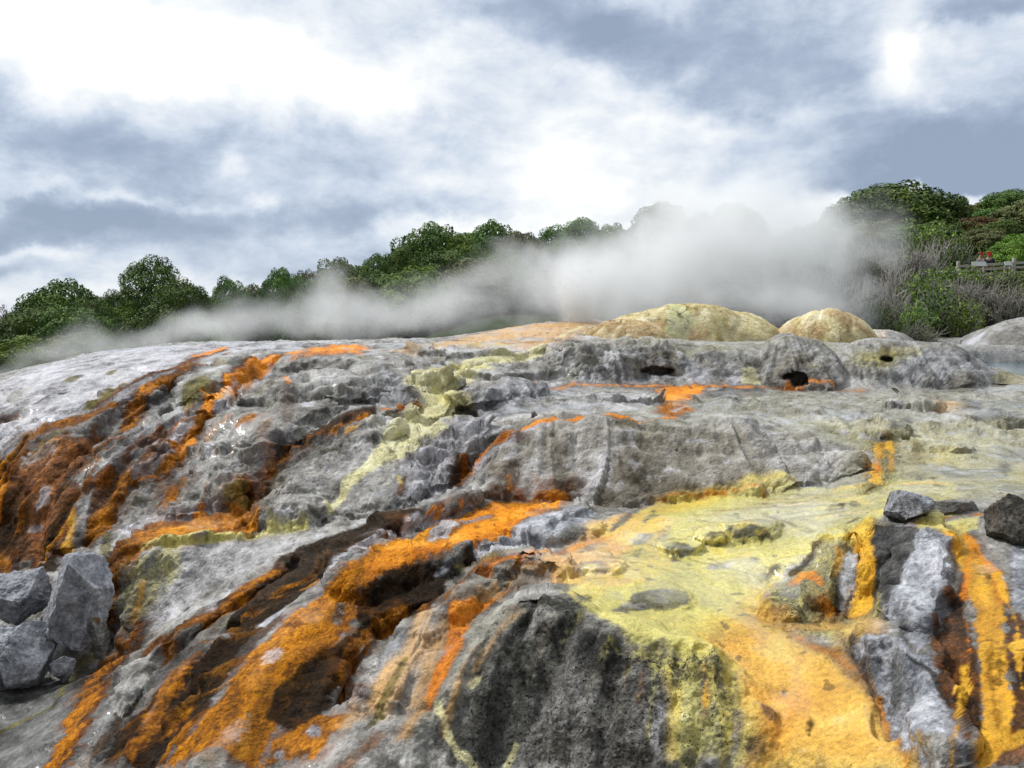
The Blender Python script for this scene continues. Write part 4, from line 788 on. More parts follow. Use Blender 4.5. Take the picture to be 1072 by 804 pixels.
# ---------------------------------------------------------------- land behind the terrace
def soil_mat():
    m, nt, b = new_mat('hill_soil'); L = nt.links.new
    tc = node(nt, 'ShaderNodeTexCoord'); n_ = node(nt, 'ShaderNodeTexNoise'); n_.inputs['Scale'].default_value = .35; n_.inputs['Detail'].default_value = 8
    L(tc.outputs['Object'], n_.inputs['Vector']); r = node(nt, 'ShaderNodeValToRGB'); e = r.color_ramp.elements
    e[0].position = .40; e[0].color = (.022, .040, .010, 1); e[1].position = .74; e[1].color = (.15, .066, .020, 1); x = e.new(.58); x.color = (.045, .055, .016, 1)
    L(n_.outputs['Fac'], r.inputs['Fac'])
    va = node(nt, 'ShaderNodeVertexColor', layer_name='bare'); mx = node(nt, 'ShaderNodeMix', data_type='RGBA'); sp = node(nt, 'ShaderNodeSeparateColor'); L(va.outputs['Color'], sp.inputs[0]); L(sp.outputs[0], mx.inputs['Factor'])
    L(r.outputs['Color'], mx.inputs['A']); mx.inputs['B'].default_value = (.34, .13, .035, 1); L(mx.outputs['Result'], b.inputs['Base Color']); b.inputs['Roughness'].default_value = .95
    n2 = node(nt, 'ShaderNodeTexNoise'); n2.inputs['Scale'].default_value = 6; n2.inputs['Detail'].default_value = 6; L(tc.outputs['Object'], n2.inputs['Vector'])
    bp = node(nt, 'ShaderNodeBump'); bp.inputs['Distance'].default_value = .15; L(n2.outputs['Fac'], bp.inputs['Height']); L(bp.outputs[0], b.inputs['Normal'])
    return m
MAT_SOIL = soil_mat()
def hill_z(x, y):
    """height of the land behind the terrace"""
    x = np.asarray(x, float); y = np.asarray(y, float)
    az = x/np.maximum(y, 1)
    right = sstep(az, .26, .50)
    rise = np.interp(y, [27.5, 30, 38, 42, 48, 54, 62], [0, .55, 2.6, 2.7, 4.9, 6.6, 7.2])
    zr = -1.25+right*rise*(.85+.20*sstep(az, .38, .62))
    mid = sstep(az, -.30, .05)*(1-.35*sstep(az, .22, .40))
    zm = -2.9+mid*(1.6+4.2*np.clip((y-34)/26, 0, 1.1))
    z = np.maximum(zr*sstep(az, .2, .32)+zm*(1-sstep(az, .2, .32)), zm)
    far = sstep(y, 62, 110); z = z*(1-far)+(-2.5)*far
    return EYE+z
xs = np.concatenate([np.linspace(-400, -42, 30)[:-1], np.linspace(-42, 60, 205), np.linspace(60, 420, 30)[1:]])
ys = np.concatenate([np.linspace(26, 64, 150), np.linspace(66, 130, 24), np.linspace(150, 900, 18)])
X, Y = np.meshgrid(xs, ys); Pg = np.stack([X.ravel(), Y.ravel(), hill_z(X, Y).ravel()], 1)
Pg[:, 2] += .35*fbm(Pg*np.array([1, 1, 0]), .22, 3, 201)*sstep(Pg[:, 1], 26, 33)
bare = np.zeros((len(Pg), 3), np.float32); c_ = Pg[:, :2]-np.array([15.6, 28.4]); bare[:, 0] = sstep(1-np.hypot(c_[:, 0]/1.6, c_[:, 1]/1.6)+.6*fbm(Pg, 1.1, 3, 205), .0, .3)
me = mesh_np('hillside', Pg, grid_faces(len(ys), len(xs)), MAT_SOIL, {'bare': bare}); tag(link('hillside', me), kind='structure')
# wide low ground all round
xs = np.array([-900, -300, -60, -24.5, 0, 24.5, 60, 300, 900.]); ys = np.array([-600, -100, -20, 1, 18, 36, 120, 900.])
X, Y = np.meshgrid(xs, ys); me = mesh_np('ground', np.stack([X.ravel(), Y.ravel(), np.full(X.size, EYE-4.6)], 1), grid_faces(len(ys), len(xs)), MAT_SOIL, {'bare': np.zeros((X.size, 3))}); tag(link('ground', me), kind='structure')
# ---------------------------------------------------------------- foliage
def leaf_mat(name):
    m, nt, b = new_mat(name); at_ = node(nt, 'ShaderNodeVertexColor', layer_name='tint')
    oi = node(nt, 'ShaderNodeObjectInfo'); hs = node(nt, 'ShaderNodeHueSaturation')
    nt.links.new(at_.outputs['Color'], hs.inputs['Color'])
    nt.links.new(mathn(nt, 'ADD', mathn(nt, 'MULTIPLY', oi.outputs['Random'], .5), .9), hs.inputs['Value'])
    nt.links.new(mathn(nt, 'ADD', mathn(nt, 'MULTIPLY', oi.outputs['Random'], .03), .485), hs.inputs['Hue'])
    nt.links.new(hs.outputs['Color'], b.inputs['Base Color']); b.inputs['Roughness'].default_value = .6; b.inputs['Specular IOR Level'].default_value = .25
    return m
MAT_LEAF = leaf_mat('leaves')
m, nt, b = new_mat('bark'); n_ = node(nt, 'ShaderNodeTexNoise'); n_.inputs['Scale'].default_value = 7; r = node(nt, 'ShaderNodeValToRGB')
r.color_ramp.elements[0].color = (.035, .028, .02, 1); r.color_ramp.elements[1].color = (.16, .14, .11, 1)
nt.links.new(n_.outputs['Fac'], r.inputs['Fac']); nt.links.new(r.outputs['Color'], b.inputs['Base Color']); b.inputs['Roughness'].default_value = .9; MAT_BARK = m
m, nt, b = new_mat('dead_twigs'); n_ = node(nt, 'ShaderNodeTexNoise'); n_.inputs['Scale'].default_value = 4; r = node(nt, 'ShaderNodeValToRGB')
r.color_ramp.elements[0].color = (.19, .175, .155, 1); r.color_ramp.elements[1].color = (.48, .46, .43, 1)
nt.links.new(n_.outputs['Fac'], r.inputs['Fac']); nt.links.new(r.outputs['Color'], b.inputs['Base Color']); b.inputs['Roughness'].default_value = .9; MAT_TWIG = m
def leaves(centres, normals, size, tints, r, nm):
    """one small bent leaf quad per centre"""
    k = len(centres); t = r.normal(size=(k, 3)); n_ = normals+.55*r.normal(size=(k, 3)); n_ /= np.linalg.norm(n_, axis=1)[:, None]
    t -= n_*np.sum(t*n_, 1)[:, None]; t /= np.linalg.norm(t, axis=1)[:, None]; bt = np.cross(n_, t)
    s = (size*r.uniform(.6, 1.4, k))[:, None]
    V = np.stack([centres-t*s, centres+bt*s*.55+n_*s*.12, centres+t*s, centres-bt*s*.55+n_*s*.12], 1).reshape(-1, 3)
    return mesh_np(nm, V, np.arange(4*k).reshape(k, 4), MAT_LEAF, {'tint': np.repeat(tints, 4, 0)}, smooth=False)
def tube_mesh(paths, sides=4):
    Vs, Fs, o = [], [], 0
    for p, rad in paths:
        p = np.asarray(p, float); k = len(p)
        for i in range(k):
            tdir = p[min(i+1, k-1)]-p[max(i-1, 0)]; tdir /= np.linalg.norm(tdir)+1e-9
            a = np.cross(tdir, [.3, .9, .1]); a /= np.linalg.norm(a)+1e-9; b_ = np.cross(tdir, a)
            for j in range(sides):
                th = 2*math.pi*j/sides; Vs.append(p[i]+rad[i]*(math.cos(th)*a+math.sin(th)*b_))
        for i in range(k-1):
            for j in range(sides):
                j2 = (j+1) % sides; Fs.append((o+i*sides+j, o+i*sides+j2, o+(i+1)*sides+j2, o+(i+1)*sides+j))
        o += k*sides
    return np.array(Vs), np.array(Fs)
GREEN = [(.022,.050,.008),(.045,.095,.014),(.078,.150,.020),(.130,.205,.032)]
BRIGHT = [(.05,.10,.010),(.10,.18,.018),(.155,.25,.028),(.21,.30,.05)]
OLIV = [(.045,.06,.016),(.085,.105,.03),(.13,.15,.048),(.18,.19,.08)]
PURP = [(.025,.008,.012),(.05,.014,.022),(.08,.025,.035),(.12,.05,.05)]
RUSTY = [(.04,.03,.008),(.09,.055,.014),(.14,.08,.02),(.17,.13,.04)]
def crown_mesh(seed, stops, nclump=135, per=270, leaf=.027, flat=1.0, open_=.0, low=-.5):
    """unit crown, a domed crown of leaf clumps with an uneven outline"""
    r = np.random.default_rng(seed); cs, ns, tn = [], [], []
    k = np.arange(nclump)+.5; zz = 1-k/nclump*(1.0-low); th = k*2.39996+r.normal(size=nclump)*.25
    D_ = np.stack([np.sqrt(np.clip(1-zz**2, 0, 1))*np.cos(th), np.sqrt(np.clip(1-zz**2, 0, 1))*np.sin(th), zz], 1)
    rad0 = np.clip(1+.20*fbm(D_+seed*3.3, 1.3, 2, seed)*2+.06*r.normal(size=nclump), .8, 1.16)-open_*r.random(nclump)*.8
    for q in range(nclump):
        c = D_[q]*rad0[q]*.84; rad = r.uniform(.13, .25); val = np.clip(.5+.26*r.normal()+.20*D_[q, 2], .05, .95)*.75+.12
        k2 = int(per*(rad/.19)**2*(1-.45*open_)); w_ = r.normal(size=(k2, 3)); w_ /= np.linalg.norm(w_, axis=1)[:, None]; w_ = w_[w_@D_[q] > -.35]
        cs.append(c+w_*rad*(r.uniform(.6, 1.1, len(w_))**.5)[:, None]*np.array([1, 1, .8])); ns.append(.8*w_+.5*D_[q])
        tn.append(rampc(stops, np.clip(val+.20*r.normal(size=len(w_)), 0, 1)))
    if open_ < .3:
        k3 = 4500; w_ = r.normal(size=(k3, 3)); w_ /= np.linalg.norm(w_, axis=1)[:, None]; w_[:, 2] = np.abs(w_[:, 2])*1.2-.35
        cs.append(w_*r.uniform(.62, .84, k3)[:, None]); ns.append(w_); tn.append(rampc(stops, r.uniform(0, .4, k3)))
    cs = np.vstack(cs); cs[:, 2] *= flat; cs[:, 2] -= np.percentile(cs[:, 2], 1)
    return leaves(cs, np.vstack(ns), leaf, np.vstack(tn), r, 'crown')
def trunk_mesh(seed, h, multi=1):
    r = np.random.default_rng(seed); paths = []
    for k in range(multi):
        b0 = np.array([r.normal()*.08*(multi > 1), r.normal()*.08*(multi > 1), -.12]); p = [b0]
        for i in range(5): p.append(p[-1]+np.array([r.normal()*.07, r.normal()*.07, h/5]))
        paths.append((p, np.linspace(.075/multi**.5, .03, 6)))
        for q in range(6):
            s = p[2+q % 4]; a = r.uniform(0, 6.28); l_ = r.uniform(.35, .75)
            paths.append(([s, s+np.array([math.cos(a)*l_*.5, math.sin(a)*l_*.5, l_*.45]), s+np.array([math.cos(a)*l_, math.sin(a)*l_, l_*.7])], [.03, .02, .008]))
    V, F = tube_mesh(paths); return mesh_np('trunk', V, F, MAT_BARK)
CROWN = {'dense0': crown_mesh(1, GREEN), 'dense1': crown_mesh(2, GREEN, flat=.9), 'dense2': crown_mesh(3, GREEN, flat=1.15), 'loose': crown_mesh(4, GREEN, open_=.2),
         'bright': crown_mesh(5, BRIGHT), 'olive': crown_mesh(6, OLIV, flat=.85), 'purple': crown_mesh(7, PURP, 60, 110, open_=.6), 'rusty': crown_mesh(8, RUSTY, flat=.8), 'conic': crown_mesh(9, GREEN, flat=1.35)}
TRUNK = [trunk_mesh(31, 1.0), trunk_mesh(32, 1.1), trunk_mesh(33, .9, 3)]
def tree(u, vt, wpx, d, kind, label, cat='tree', group=None, name=None, vb=None):
    """crown top at pixel row vt, wpx wide, rooted on the land at distance d"""
    a, c = ray(u, vt); x = a*d; zt = EYE+c*d; zg = float(hill_z(x, d))-.1
    rad = wpx/FPX*d/2*1.18; h = max(zt-zg, .6)
    ch = min(h*.97, max(rad*2.3, h*.78)); cz = h-ch
    o = empty(name or 'broadleaf_tree', (x, d, zg), random.uniform(0, 6.28))
    tag(o, label, cat, group)
    cm = CROWN[kind]; hm = max(v[2] for v in cm_bounds(cm)); 
    t_ = link('trunk', TRUNK[random.randrange(3)], o); t_.scale = (rad*.9, rad*.9, max(cz+ch*.55, .4)/1.0)
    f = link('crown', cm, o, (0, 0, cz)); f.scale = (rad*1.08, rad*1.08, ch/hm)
    return o
_b = {}
def cm_bounds(me):
    if me.name not in _b:
        z = np.empty(len(me.vertices)*3, np.float32); me.vertices.foreach_get('co', z); _b[me.name] = [(0, 0, float(np.percentile(z[2::3], 99.7)))]
    return _b[me.name]
TG = 'trees behind the terrace'
TREES = [ # u, top row, width px, distance, kind, label
 (-4,318,34,60,'purple','purple leaved tree cut off by the left edge of the picture'),
 (38,318,64,43,'dense0','dark evergreen tree sloping down to the left edge, left of the round topped one'),
 (64,295,78,47,'dense1','broad dark evergreen with a rounded top, left of the gap with the white building'),
 (98,315,50,44,'loose','loose dark tree right beside the broad round topped evergreen'),
 (116,304,24,50,'conic','slim pointed dark tree just left of the white building'),
 (22,352,60,36,'bright','leafy green bush at the far left foot of the trees','bush'),
 (66,352,60,37,'olive','olive green bush with pale stems below the broad evergreen','bush'),
 (100,345,44,37,'dense2','dark bush at the right foot of the broad evergreen','bush'),
 (158,269,58,48,'conic','tallest dome shaped dark tree of the left group'),
 (189,295,62,45,'dense2','lower rounded green tree right beside the tallest dome shaped tree'),
 (170,322,70,42,'dense1','low dark bush in front of the tallest dome shaped tree','bush'),
 (215,312,30,52,'dense0','small dark tree showing low between two taller crowns left of the steam'),
 (244,292,46,50,'loose','lone small green tree standing clear right of the left group'),
 (298,282,44,50,'dense0','small dark green tree at the left end of the steamy row'),
 (322,285,40,52,'olive','grey green tree half hidden in thin steam, second in the steamy row'),
 (352,272,50,53,'olive','grey green tree with a flat top rising from the thin steam'),
 (392,268,46,50,'dense1','small rounded dark tree left of the tall slope of crowns'),
 (372,292,60,46,'olive','low grey green tree in the middle of the thin steam'),
 (424,258,50,52,'dense2','mid green tree on the rising line of crowns'),
 (452,237,74,54,'dense0','large dark round crowned tree at the middle of the tree line'),
 (484,246,50,53,'bright','bright green crown right of the large dark one'),
 (512,233,60,56,'dense1','tall rounded crown topped by pale steam right of the middle'),
 (442,280,80,46,'bright','lower yellow green tree below the large dark crown'),
 (505,272,80,46,'olive','lower grey green tree below the tall rounded crown'),
 (546,244,56,54,'olive','steam greyed crown left of the geyser jet'),
 (560,280,80,45,'dense2','dark lower tree behind the geyser spray'),
 (602,231,64,57,'dense0','broad crown straight above the geyser jet'),
 (640,236,52,56,'dense1','smaller crown right of the one above the jet'),
 (692,213,60,58,'dense2','pointed crown rising from the white steam at the centre right'),
 (735,226,60,60,'dense2','crown almost lost in the white steam plume'),
 (772,214,54,60,'dense0','faint rounded crown behind the thickest steam'),
 (900,214,70,56,'olive','grey green crown on the left shoulder of the right hill'),
 (936,192,112,55,'dense1','broad domed tree on top of the right hill, edged by steam'),
 (968,212,46,54,'bright','green tree on the right flank of the domed hilltop tree'),
 (1003,206,24,58,'dense0','small round topped tree alone on the skyline of the right hill'),
 (1030,212,46,57,'rusty','rusty brown bushy tree on the skyline right of the small round one'),
 (1058,199,56,56,'dense2','dark tree at the top right corner of the hill'),
 (1090,205,70,52,'olive','olive tree cut off by the right edge of the picture'),
 (985,232,60,50,'dense2','dark green tree below the skyline left of the brown slope'),
 (1020,228,50,50,'rusty','brownish bush on the bare slope above the fence','bush'),
 (1046,232,48,48,'dense0','dark bush in the shade above the fence','bush'),
 (922,232,80,51,'olive','grey green tree on the hillside straight below the domed hilltop tree'),
 (878,232,70,54,'dense0','dark crown fading into the steam at the left foot of the right hill'),
 (955,236,70,50,'dense0','dark tree on the hillside right below the domed hilltop tree'),
 (990,222,50,55,'dense1','dark bush on the skyline between the green tree and the small round one','bush'),
 (1008,222,40,56,'dense2','small dark bush under the small round skyline tree','bush'),
 (1045,216,50,55,'dense1','rounded dark bush on the skyline left of the corner tree','bush'),
 (1030,240,50,47,'olive','olive bush in the middle of the bare slope above the fence','bush'),
 (840,238,80,58,'dense1','dark crown nearly hidden behind the right half of the plume'),
 (770,258,100,44,'dense1','low dark tree behind the widest yellow mound, deep in the plume'),
 (715,262,90,44,'dense0','low dark tree right of the jet, deep in the plume'),
 (822,262,90,43,'dense2','low dark tree above the gap between the yellow mounds, in the plume'),
 (868,272,80,42,'dense1','low dark tree above the smaller yellow mound, in the plume'),
 (8,338,60,47,'dense2','tall dark bush at the left edge under the purple leaved tree','bush'),
 (132,322,50,46,'bright','green bush in front of the white building','bush'),
 (80,322,70,41,'dense0','dark lower tree in front of the broad rounded evergreen'),
 (205,328,60,44,'bright','light green bush right of the lower rounded tree','bush'),
 (268,300,50,52,'olive','low grey tree between the lone green tree and the steamy row'),
 (335,296,60,46,'dense1','dark low tree behind the thin steam in the steamy row'),
 (410,286,60,47,'dense2','dark low tree below the rising line of crowns'),
 (476,262,60,50,'dense2','dark tree in front of the gap right of the large dark crown'),
 (532,262,60,50,'dense1','dark tree right below the tall rounded crown'),
 (590,256,60,52,'dense2','dark crown just left of the jet, behind the spray'),
 (1066,246,50,43,'bright','bright lime green bush at the right edge above the fence','bush'),
]
for T in TREES:
    cat = T[6] if len(T) > 6 else 'tree'
    tree(*T[:6], cat=cat, group=TG if cat == 'tree' else 'bushes under the trees', name='broadleaf_tree' if cat == 'tree' else 'leafy_bush')
# ---------------------------------------------------------------- shrubs on the right slope
def twig_mesh(seed, nstem=64):
    r = np.random.default_rng(seed); paths = []; tips = []
    for k in range(nstem):
        a = r.uniform(0, 6.28); lean = r.uniform(.1, 1.0); l_ = r.uniform(.6, 1.1); b0 = np.array([math.cos(a)*.12*lean, math.sin(a)*.12*lean, -.1])
        p = [b0]; dirv = np.array([math.cos(a)*lean, math.sin(a)*lean, 1.15]); dirv /= np.linalg.norm(dirv)
        for i in range(5):
            dirv = dirv+r.normal(size=3)*.16; dirv /= np.linalg.norm(dirv); p.append(p[-1]+dirv*l_/5)
            if i > 0:
                for q in range(2):
                    d2 = dirv+r.normal(size=3)*.5; d2 /= np.linalg.norm(d2); e1 = p[-1]+d2*l_*.2; e2 = e1+(d2+r.normal(size=3)*.35)*l_*.16
                    paths.append(([p[-1], e1, e2], [.014, .010, .006])); tips.append(e2); tips.append(e1)
        paths.append((p, np.linspace(.024, .010, 6))); tips.append(p[-1])
    V, F = tube_mesh(paths, 3); return mesh_np('stems', V, F, MAT_TWIG), np.array(tips)
def shrub_proto(seed, stops, nleaf, leaf=.035):
    st, tips = twig_mesh(seed); r = np.random.default_rng(seed+1)
    c = tips[r.integers(0, len(tips), nleaf)]+r.normal(size=(nleaf, 3))*.05
    return st, leaves(c, r.normal(size=(nleaf, 3))+np.array([0, 0, .6]), leaf, rampc(stops, r.uniform(0, 1, nleaf)), r, 'foliage')
SHRUB = {'grey': [shrub_proto(s, [(.09,.10,.06),(.13,.14,.085),(.17,.18,.12),(.2,.21,.15)], 900, .026) for s in (301, 305)],
         'mixed': [shrub_proto(s, OLIV, 2200, .036) for s in (311, 315)],
         'green': [shrub_proto(s, BRIGHT, 4200, .042) for s in (321, 325)],
         'dark': [shrub_proto(s, GREEN, 4200, .045) for s in (331, 335)]}
DESC = {'grey': 'grey twiggy shrub', 'mixed': 'grey green shrub', 'green': 'bright green shrub', 'dark': 'dark green shrub'}
def shrub(u, vt, wpx, d, kind, label, i=0):
    a, c = ray(u, vt); x = a*d; zg = float(hill_z(x, d))-.05; h = max(EYE+c*d-zg, .35); rad = wpx/FPX*d/2
    o = empty('shrub', (x, d, zg), random.uniform(0, 6.28)); tag(o, label, 'shrub', 'shrubs on the right slope')
    st, fo = SHRUB[kind][i % 2]; s = (rad*1.15, rad*1.15, h*.95)
    for nm, me in (('stems', st), ('foliage', fo)): link(nm, me, o).scale = s
SH = [
 (874,300,52,30,'grey','in steam just right of the yellow mounds'),
 (904,297,44,30.5,'grey','standing upright behind the pinkish grey mound'),
 (868,284,54,33,'mixed','half lost in steam at the left end of the slope'),
 (916,319,42,29,'dark','low by the pool, nearest to the smaller yellow mound'),
 (938,305,50,30,'grey','directly above the low dark green shrub by the pool'),
 (958,322,40,29,'green','at the foot of the slope left of the orange soil'),
 (938,282,52,33,'grey','in the middle of the slope, on the edge of the steam'),
 (962,262,56,37,'grey','high on the slope below the domed hilltop tree'),
 (985,255,50,40,'grey','highest on the slope, below the bare brown bank'),
 (930,260,54,37,'mixed','high on the slope, thinly veiled by steam'),
 (900,258,54,38,'mixed','deep in the steam above the pinkish grey mound'),
 (966,291,52,32.5,'green','halfway up the slope, the brightest left of the fence'),
 (990,283,48,36,'green','touching the left fence post'),
 (1014,284,44,36,'green','under the pale panel on the fence'),
 (996,295,60,32,'grey','spreading widely in the middle of the right slope'),
 (1038,287,48,36,'mixed','under the fence rails between the two posts'),
 (1058,286,52,36,'green','under the right fence post'),
 (1026,300,60,31.5,'grey','with bare pale branches, above the orange soil'),
 (1050,303,60,31,'grey','with bare pale branches, right above the grey dome'),
 (1078,300,60,31,'mixed','cut off by the right edge, above the dome'),
 (984,312,52,30,'dark','just above the bare orange soil'),
 (1008,317,44,29.5,'green','between the orange soil and the grey dome'),
 (962,339,44,27.2,'mixed','lowest on the bank, in front of the bare orange soil'),
 (1000,262,40,39.5,'dark','behind the left fence post'),
 (972,240,56,44,'green','at the top of the slope under the domed hilltop tree'),
 (884,270,44,35,'grey','faint in the steam above the smaller yellow mound'),
 (948,322,36,30.5,'mixed','between dark and bright shrubs beside the pool'),
 (1016,270,30,43,'dark','in the shade behind the people'),
 (1046,262,50,43.5,'dark','in the shade right of the people'),
]
for i, (u, vt, w_, d, k, wh) in enumerate(SH): shrub(u, vt, w_, d, k, DESC[k]+' '+wh, i)
# ---------------------------------------------------------------- fence, people and buildings in the distance
def plain(name, rgb, rough=.7):
    m, nt, b = new_mat(name); n_ = node(nt, 'ShaderNodeTexNoise'); n_.inputs['Scale'].default_value = 9; n_.inputs['Detail'].default_value = 5
    r = node(nt, 'ShaderNodeValToRGB'); r.color_ramp.elements[0].color = (*[c*.75 for c in rgb], 1); r.color_ramp.elements[1].color = (*[min(1, c*1.2) for c in rgb], 1)
    nt.links.new(n_.outputs['Fac'], r.inputs['Fac']); nt.links.new(r.outputs['Color'], b.inputs['Base Color']); b.inputs['Roughness'].default_value = rough; return m
M_WOOD = plain('weathered_wood', (.46, .42, .38)); M_PANEL = plain('painted_panel', (.42, .47, .46)); M_WHITE = plain('white_paint', (.72, .72, .70)); M_ROOF = plain('dark_roof', (.07, .065, .065)); M_RED = plain('red_roof', (.30, .06, .035))
M_CLOTH = plain('dark_cloth', (.025, .025, .04)); M_CAP = plain('red_cloth', (.55, .035, .02)); M_SKIN = plain('skin', (.48, .28, .20)); M_GLASS = plain('window_glass', (.03, .035, .04), .1); M_PALE = plain('pale_cloth', (.45, .40, .40))
def boxes(name, L, mat, parent=None):
    """L: centre, size and optional z rotation of each box, in one mesh"""
    bm = bmesh.new()
    for c, s, *rz in L:
        M = Matrix.Translation(c) @ Matrix.Rotation(rz[0] if rz else 0, 4, 'Z') @ Matrix.Diagonal((*s, 1))
        bmesh.ops.create_cube(bm, size=1, matrix=M)
    bmesh.ops.bevel(bm, geom=bm.edges[:], offset=min(min(s) for _, s, *_ in L)*.12, segments=1, affect='EDGES')
    me = bpy.data.meshes.new(name); bm.to_mesh(me); bm.free(); me.materials.append(mat); return link(name, me, parent)
fp = [Vector(at(1003.3, 274, 38)), Vector(at(1061.8, 270.5, 38)), Vector(at(1121, 268, 38))]
root = empty('wooden_fence', (fp[0].x, fp[0].y, fp[0].z-1.15)); tag(root, 'pale weathered wooden rail fence along the path on the right slope', 'fence')
for p in fp:
    q = p-Vector(root.location); boxes('post', [((q.x, q.y, q.z-.62), (.13, .13, 1.28))], M_WOOD, root)
for a_, b_ in zip(fp[:-1], fp[1:]):
    for dz in (.22, .42, .66):
        A_, B_ = a_-Vector(root.location), b_-Vector(root.location); mid_ = (A_+B_)/2; Ld = (B_-A_)
        o = boxes('rail', [((0, 0, 0), (Ld.length-.14, .05, .11))], M_WOOD, root); o.location = (mid_.x, mid_.y-.02, mid_.z-dz); o.rotation_euler = (0, -math.atan2(Ld.z, math.hypot(Ld.x, Ld.y)), math.atan2(Ld.y, Ld.x))
def stand(name, label, cat, u, v, d, w, h, lean):
    p = Vector(at(u, v, d)); r_ = empty(name, (p.x, p.y, p.z-.9)); tag(r_, label, cat)
    o = boxes('panel', [((0, 0, 0), (w, .05, h))], M_PANEL, r_); o.location = (0, 0, .9); o.rotation_euler = (lean, 0, 0)
    for s in (-1, 1): boxes('leg', [((s*w*.38, .06, .36), (.06, .06, .85))], M_WOOD, r_)
stand('information_panel', 'wide pale grey green panel standing at the fence in front of the two people', 'panel', 1025, 276.5, 37.7, .66, .24, -.5)
stand('information_panel', 'small pale panel standing at the fence just left of the right post', 'panel', 1055.5, 276, 37.7, .32, .22, -.5)
def person(u, v, d, label, cap, cloth, turn):
    p = Vector(at(u, v, d)); r_ = empty('person', (p.x, p.y, p.z-1.72), turn); tag(r_, label, 'person', 'people behind the fence')
    def skin(name, J, E, mat):
        me = bpy.data.meshes.new(name); me.from_pydata([j[:3] for j in J], E, []); o = link(name, me, r_); me.materials.append(mat)
        md = o.modifiers.new('skin', 'SKIN'); md.use_smooth_shade = True
        for i, j in enumerate(J): me.skin_vertices[0].data[i].radius = (j[3], j[4] if len(j) > 4 else j[3])
        me.skin_vertices[0].data[0].use_root = True
        o.modifiers.new('smooth', 'SUBSURF').render_levels = 1; return o
    skin('body', [(0,0,.95,.13,.10),(0,0,1.15,.13,.09),(0,.01,1.38,.15,.10),(0,0,1.47,.055),(0,-.02,1.53,.065,.08),(0,-.02,1.63,.08,.10),(0,-.02,1.70,.05,.07),(0,-.125,1.585,.016),
        (.19,0,1.38,.05),(.25,-.02,1.12,.04),(.18,-.22,1.02,.032),(.15,-.30,1.03,.03),(-.19,0,1.38,.05),(-.25,-.02,1.12,.04),(-.18,-.22,1.02,.032),(-.15,-.30,1.03,.03),
        (.10,0,.88,.085),(.11,-.02,.48,.06),(.11,.02,.08,.045),(.11,-.14,.04,.04),(-.10,0,.88,.085),(-.11,-.02,.48,.06),(-.11,.02,.08,.045),(-.11,-.14,.04,.04)],
        [(0,1),(1,2),(2,3),(3,4),(4,5),(5,6),(4,7),(2,8),(8,9),(9,10),(10,11),(2,12),(12,13),(13,14),(14,15),(0,16),(16,17),(17,18),(18,19),(0,20),(20,21),(21,22),(22,23)], M_SKIN)
    skin('jacket', [(0,0,.90,.16,.125),(0,0,1.15,.155,.115),(0,.01,1.38,.17,.12),(0,0,1.46,.075),(.20,0,1.38,.07),(.26,-.02,1.12,.058),(.185,-.21,1.02,.046),(-.20,0,1.38,.07),(-.26,-.02,1.12,.058),(-.185,-.21,1.02,.046)],
        [(0,1),(1,2),(2,3),(2,4),(4,5),(5,6),(2,7),(7,8),(8,9)], cloth)
    skin('trousers', [(0,0,.92,.15,.12),(.10,0,.86,.10),(.11,-.02,.48,.078),(.11,.02,.12,.062),(-.10,0,.86,.10),(-.11,-.02,.48,.078),(-.11,.02,.12,.062)], [(0,1),(1,2),(2,3),(0,4),(4,5),(5,6)], M_CLOTH)
    skin('cap', [(0,0,1.60,.098,.112),(0,0,1.68,.098,.112),(0,0,1.735,.06,.07),(0,-.10,1.645,.07,.012),(0,-.18,1.635,.06,.01)], [(0,1),(1,2),(0,3),(3,4)], cap)
person(1026.6, 264.5, 39.4, 'person in a pale top and red cap behind the fence, on the left', M_CAP, M_PALE, .5)
person(1035.5, 264.0, 39.8, 'person in dark clothes and a red cap behind the fence, on the right', M_CAP, M_CLOTH, -.3)
def house(name, label, u, vr, d, w, dp, eave, rise, wall, roof, rz=0):
    p = at(u, vr, d); base = EYE-2.9; hr = p[2]-base; r_ = empty(name, (p[0], p[1], base), rz); tag(r_, label, 'building')
    he = hr-rise
    boxes('wall', [((0, 0, he/2), (w, dp, he))], wall, r_)
    V = [(-w/2-eave,-dp/2-eave,he-.05),(w/2+eave,-dp/2-eave,he-.05),(w/2+eave,dp/2+eave,he-.05),(-w/2-eave,dp/2+eave,he-.05),(-w/2-eave,0,hr),(w/2+eave,0,hr)]
    me = bpy.data.meshes.new('roof'); me.from_pydata(V, [], [(0,1,5,4),(2,3,4,5),(0,4,3),(1,2,5),(3,2,1,0)]); me.materials.append(roof); link('roof', me, r_)
    for k in (-1, 0, 1):
        f = boxes('window', [((k*w*.3, -dp/2-.02, he*.6), (1.2, .08, 1.1))], M_WHITE, r_); boxes('pane', [((k*w*.3, -dp/2-.05, he*.6), (1.0, .06, .9))], M_GLASS, f)
house('small_building', 'white building with a low dark roof glimpsed between the left trees', 129, 310.5, 70, 7, 5, .4, .6, M_WHITE, M_ROOF)
house('small_building', 'white building with a rust red roof glimpsed at the left edge', -8, 354, 58, 3.2, 4, .3, .6, M_WHITE, M_RED)
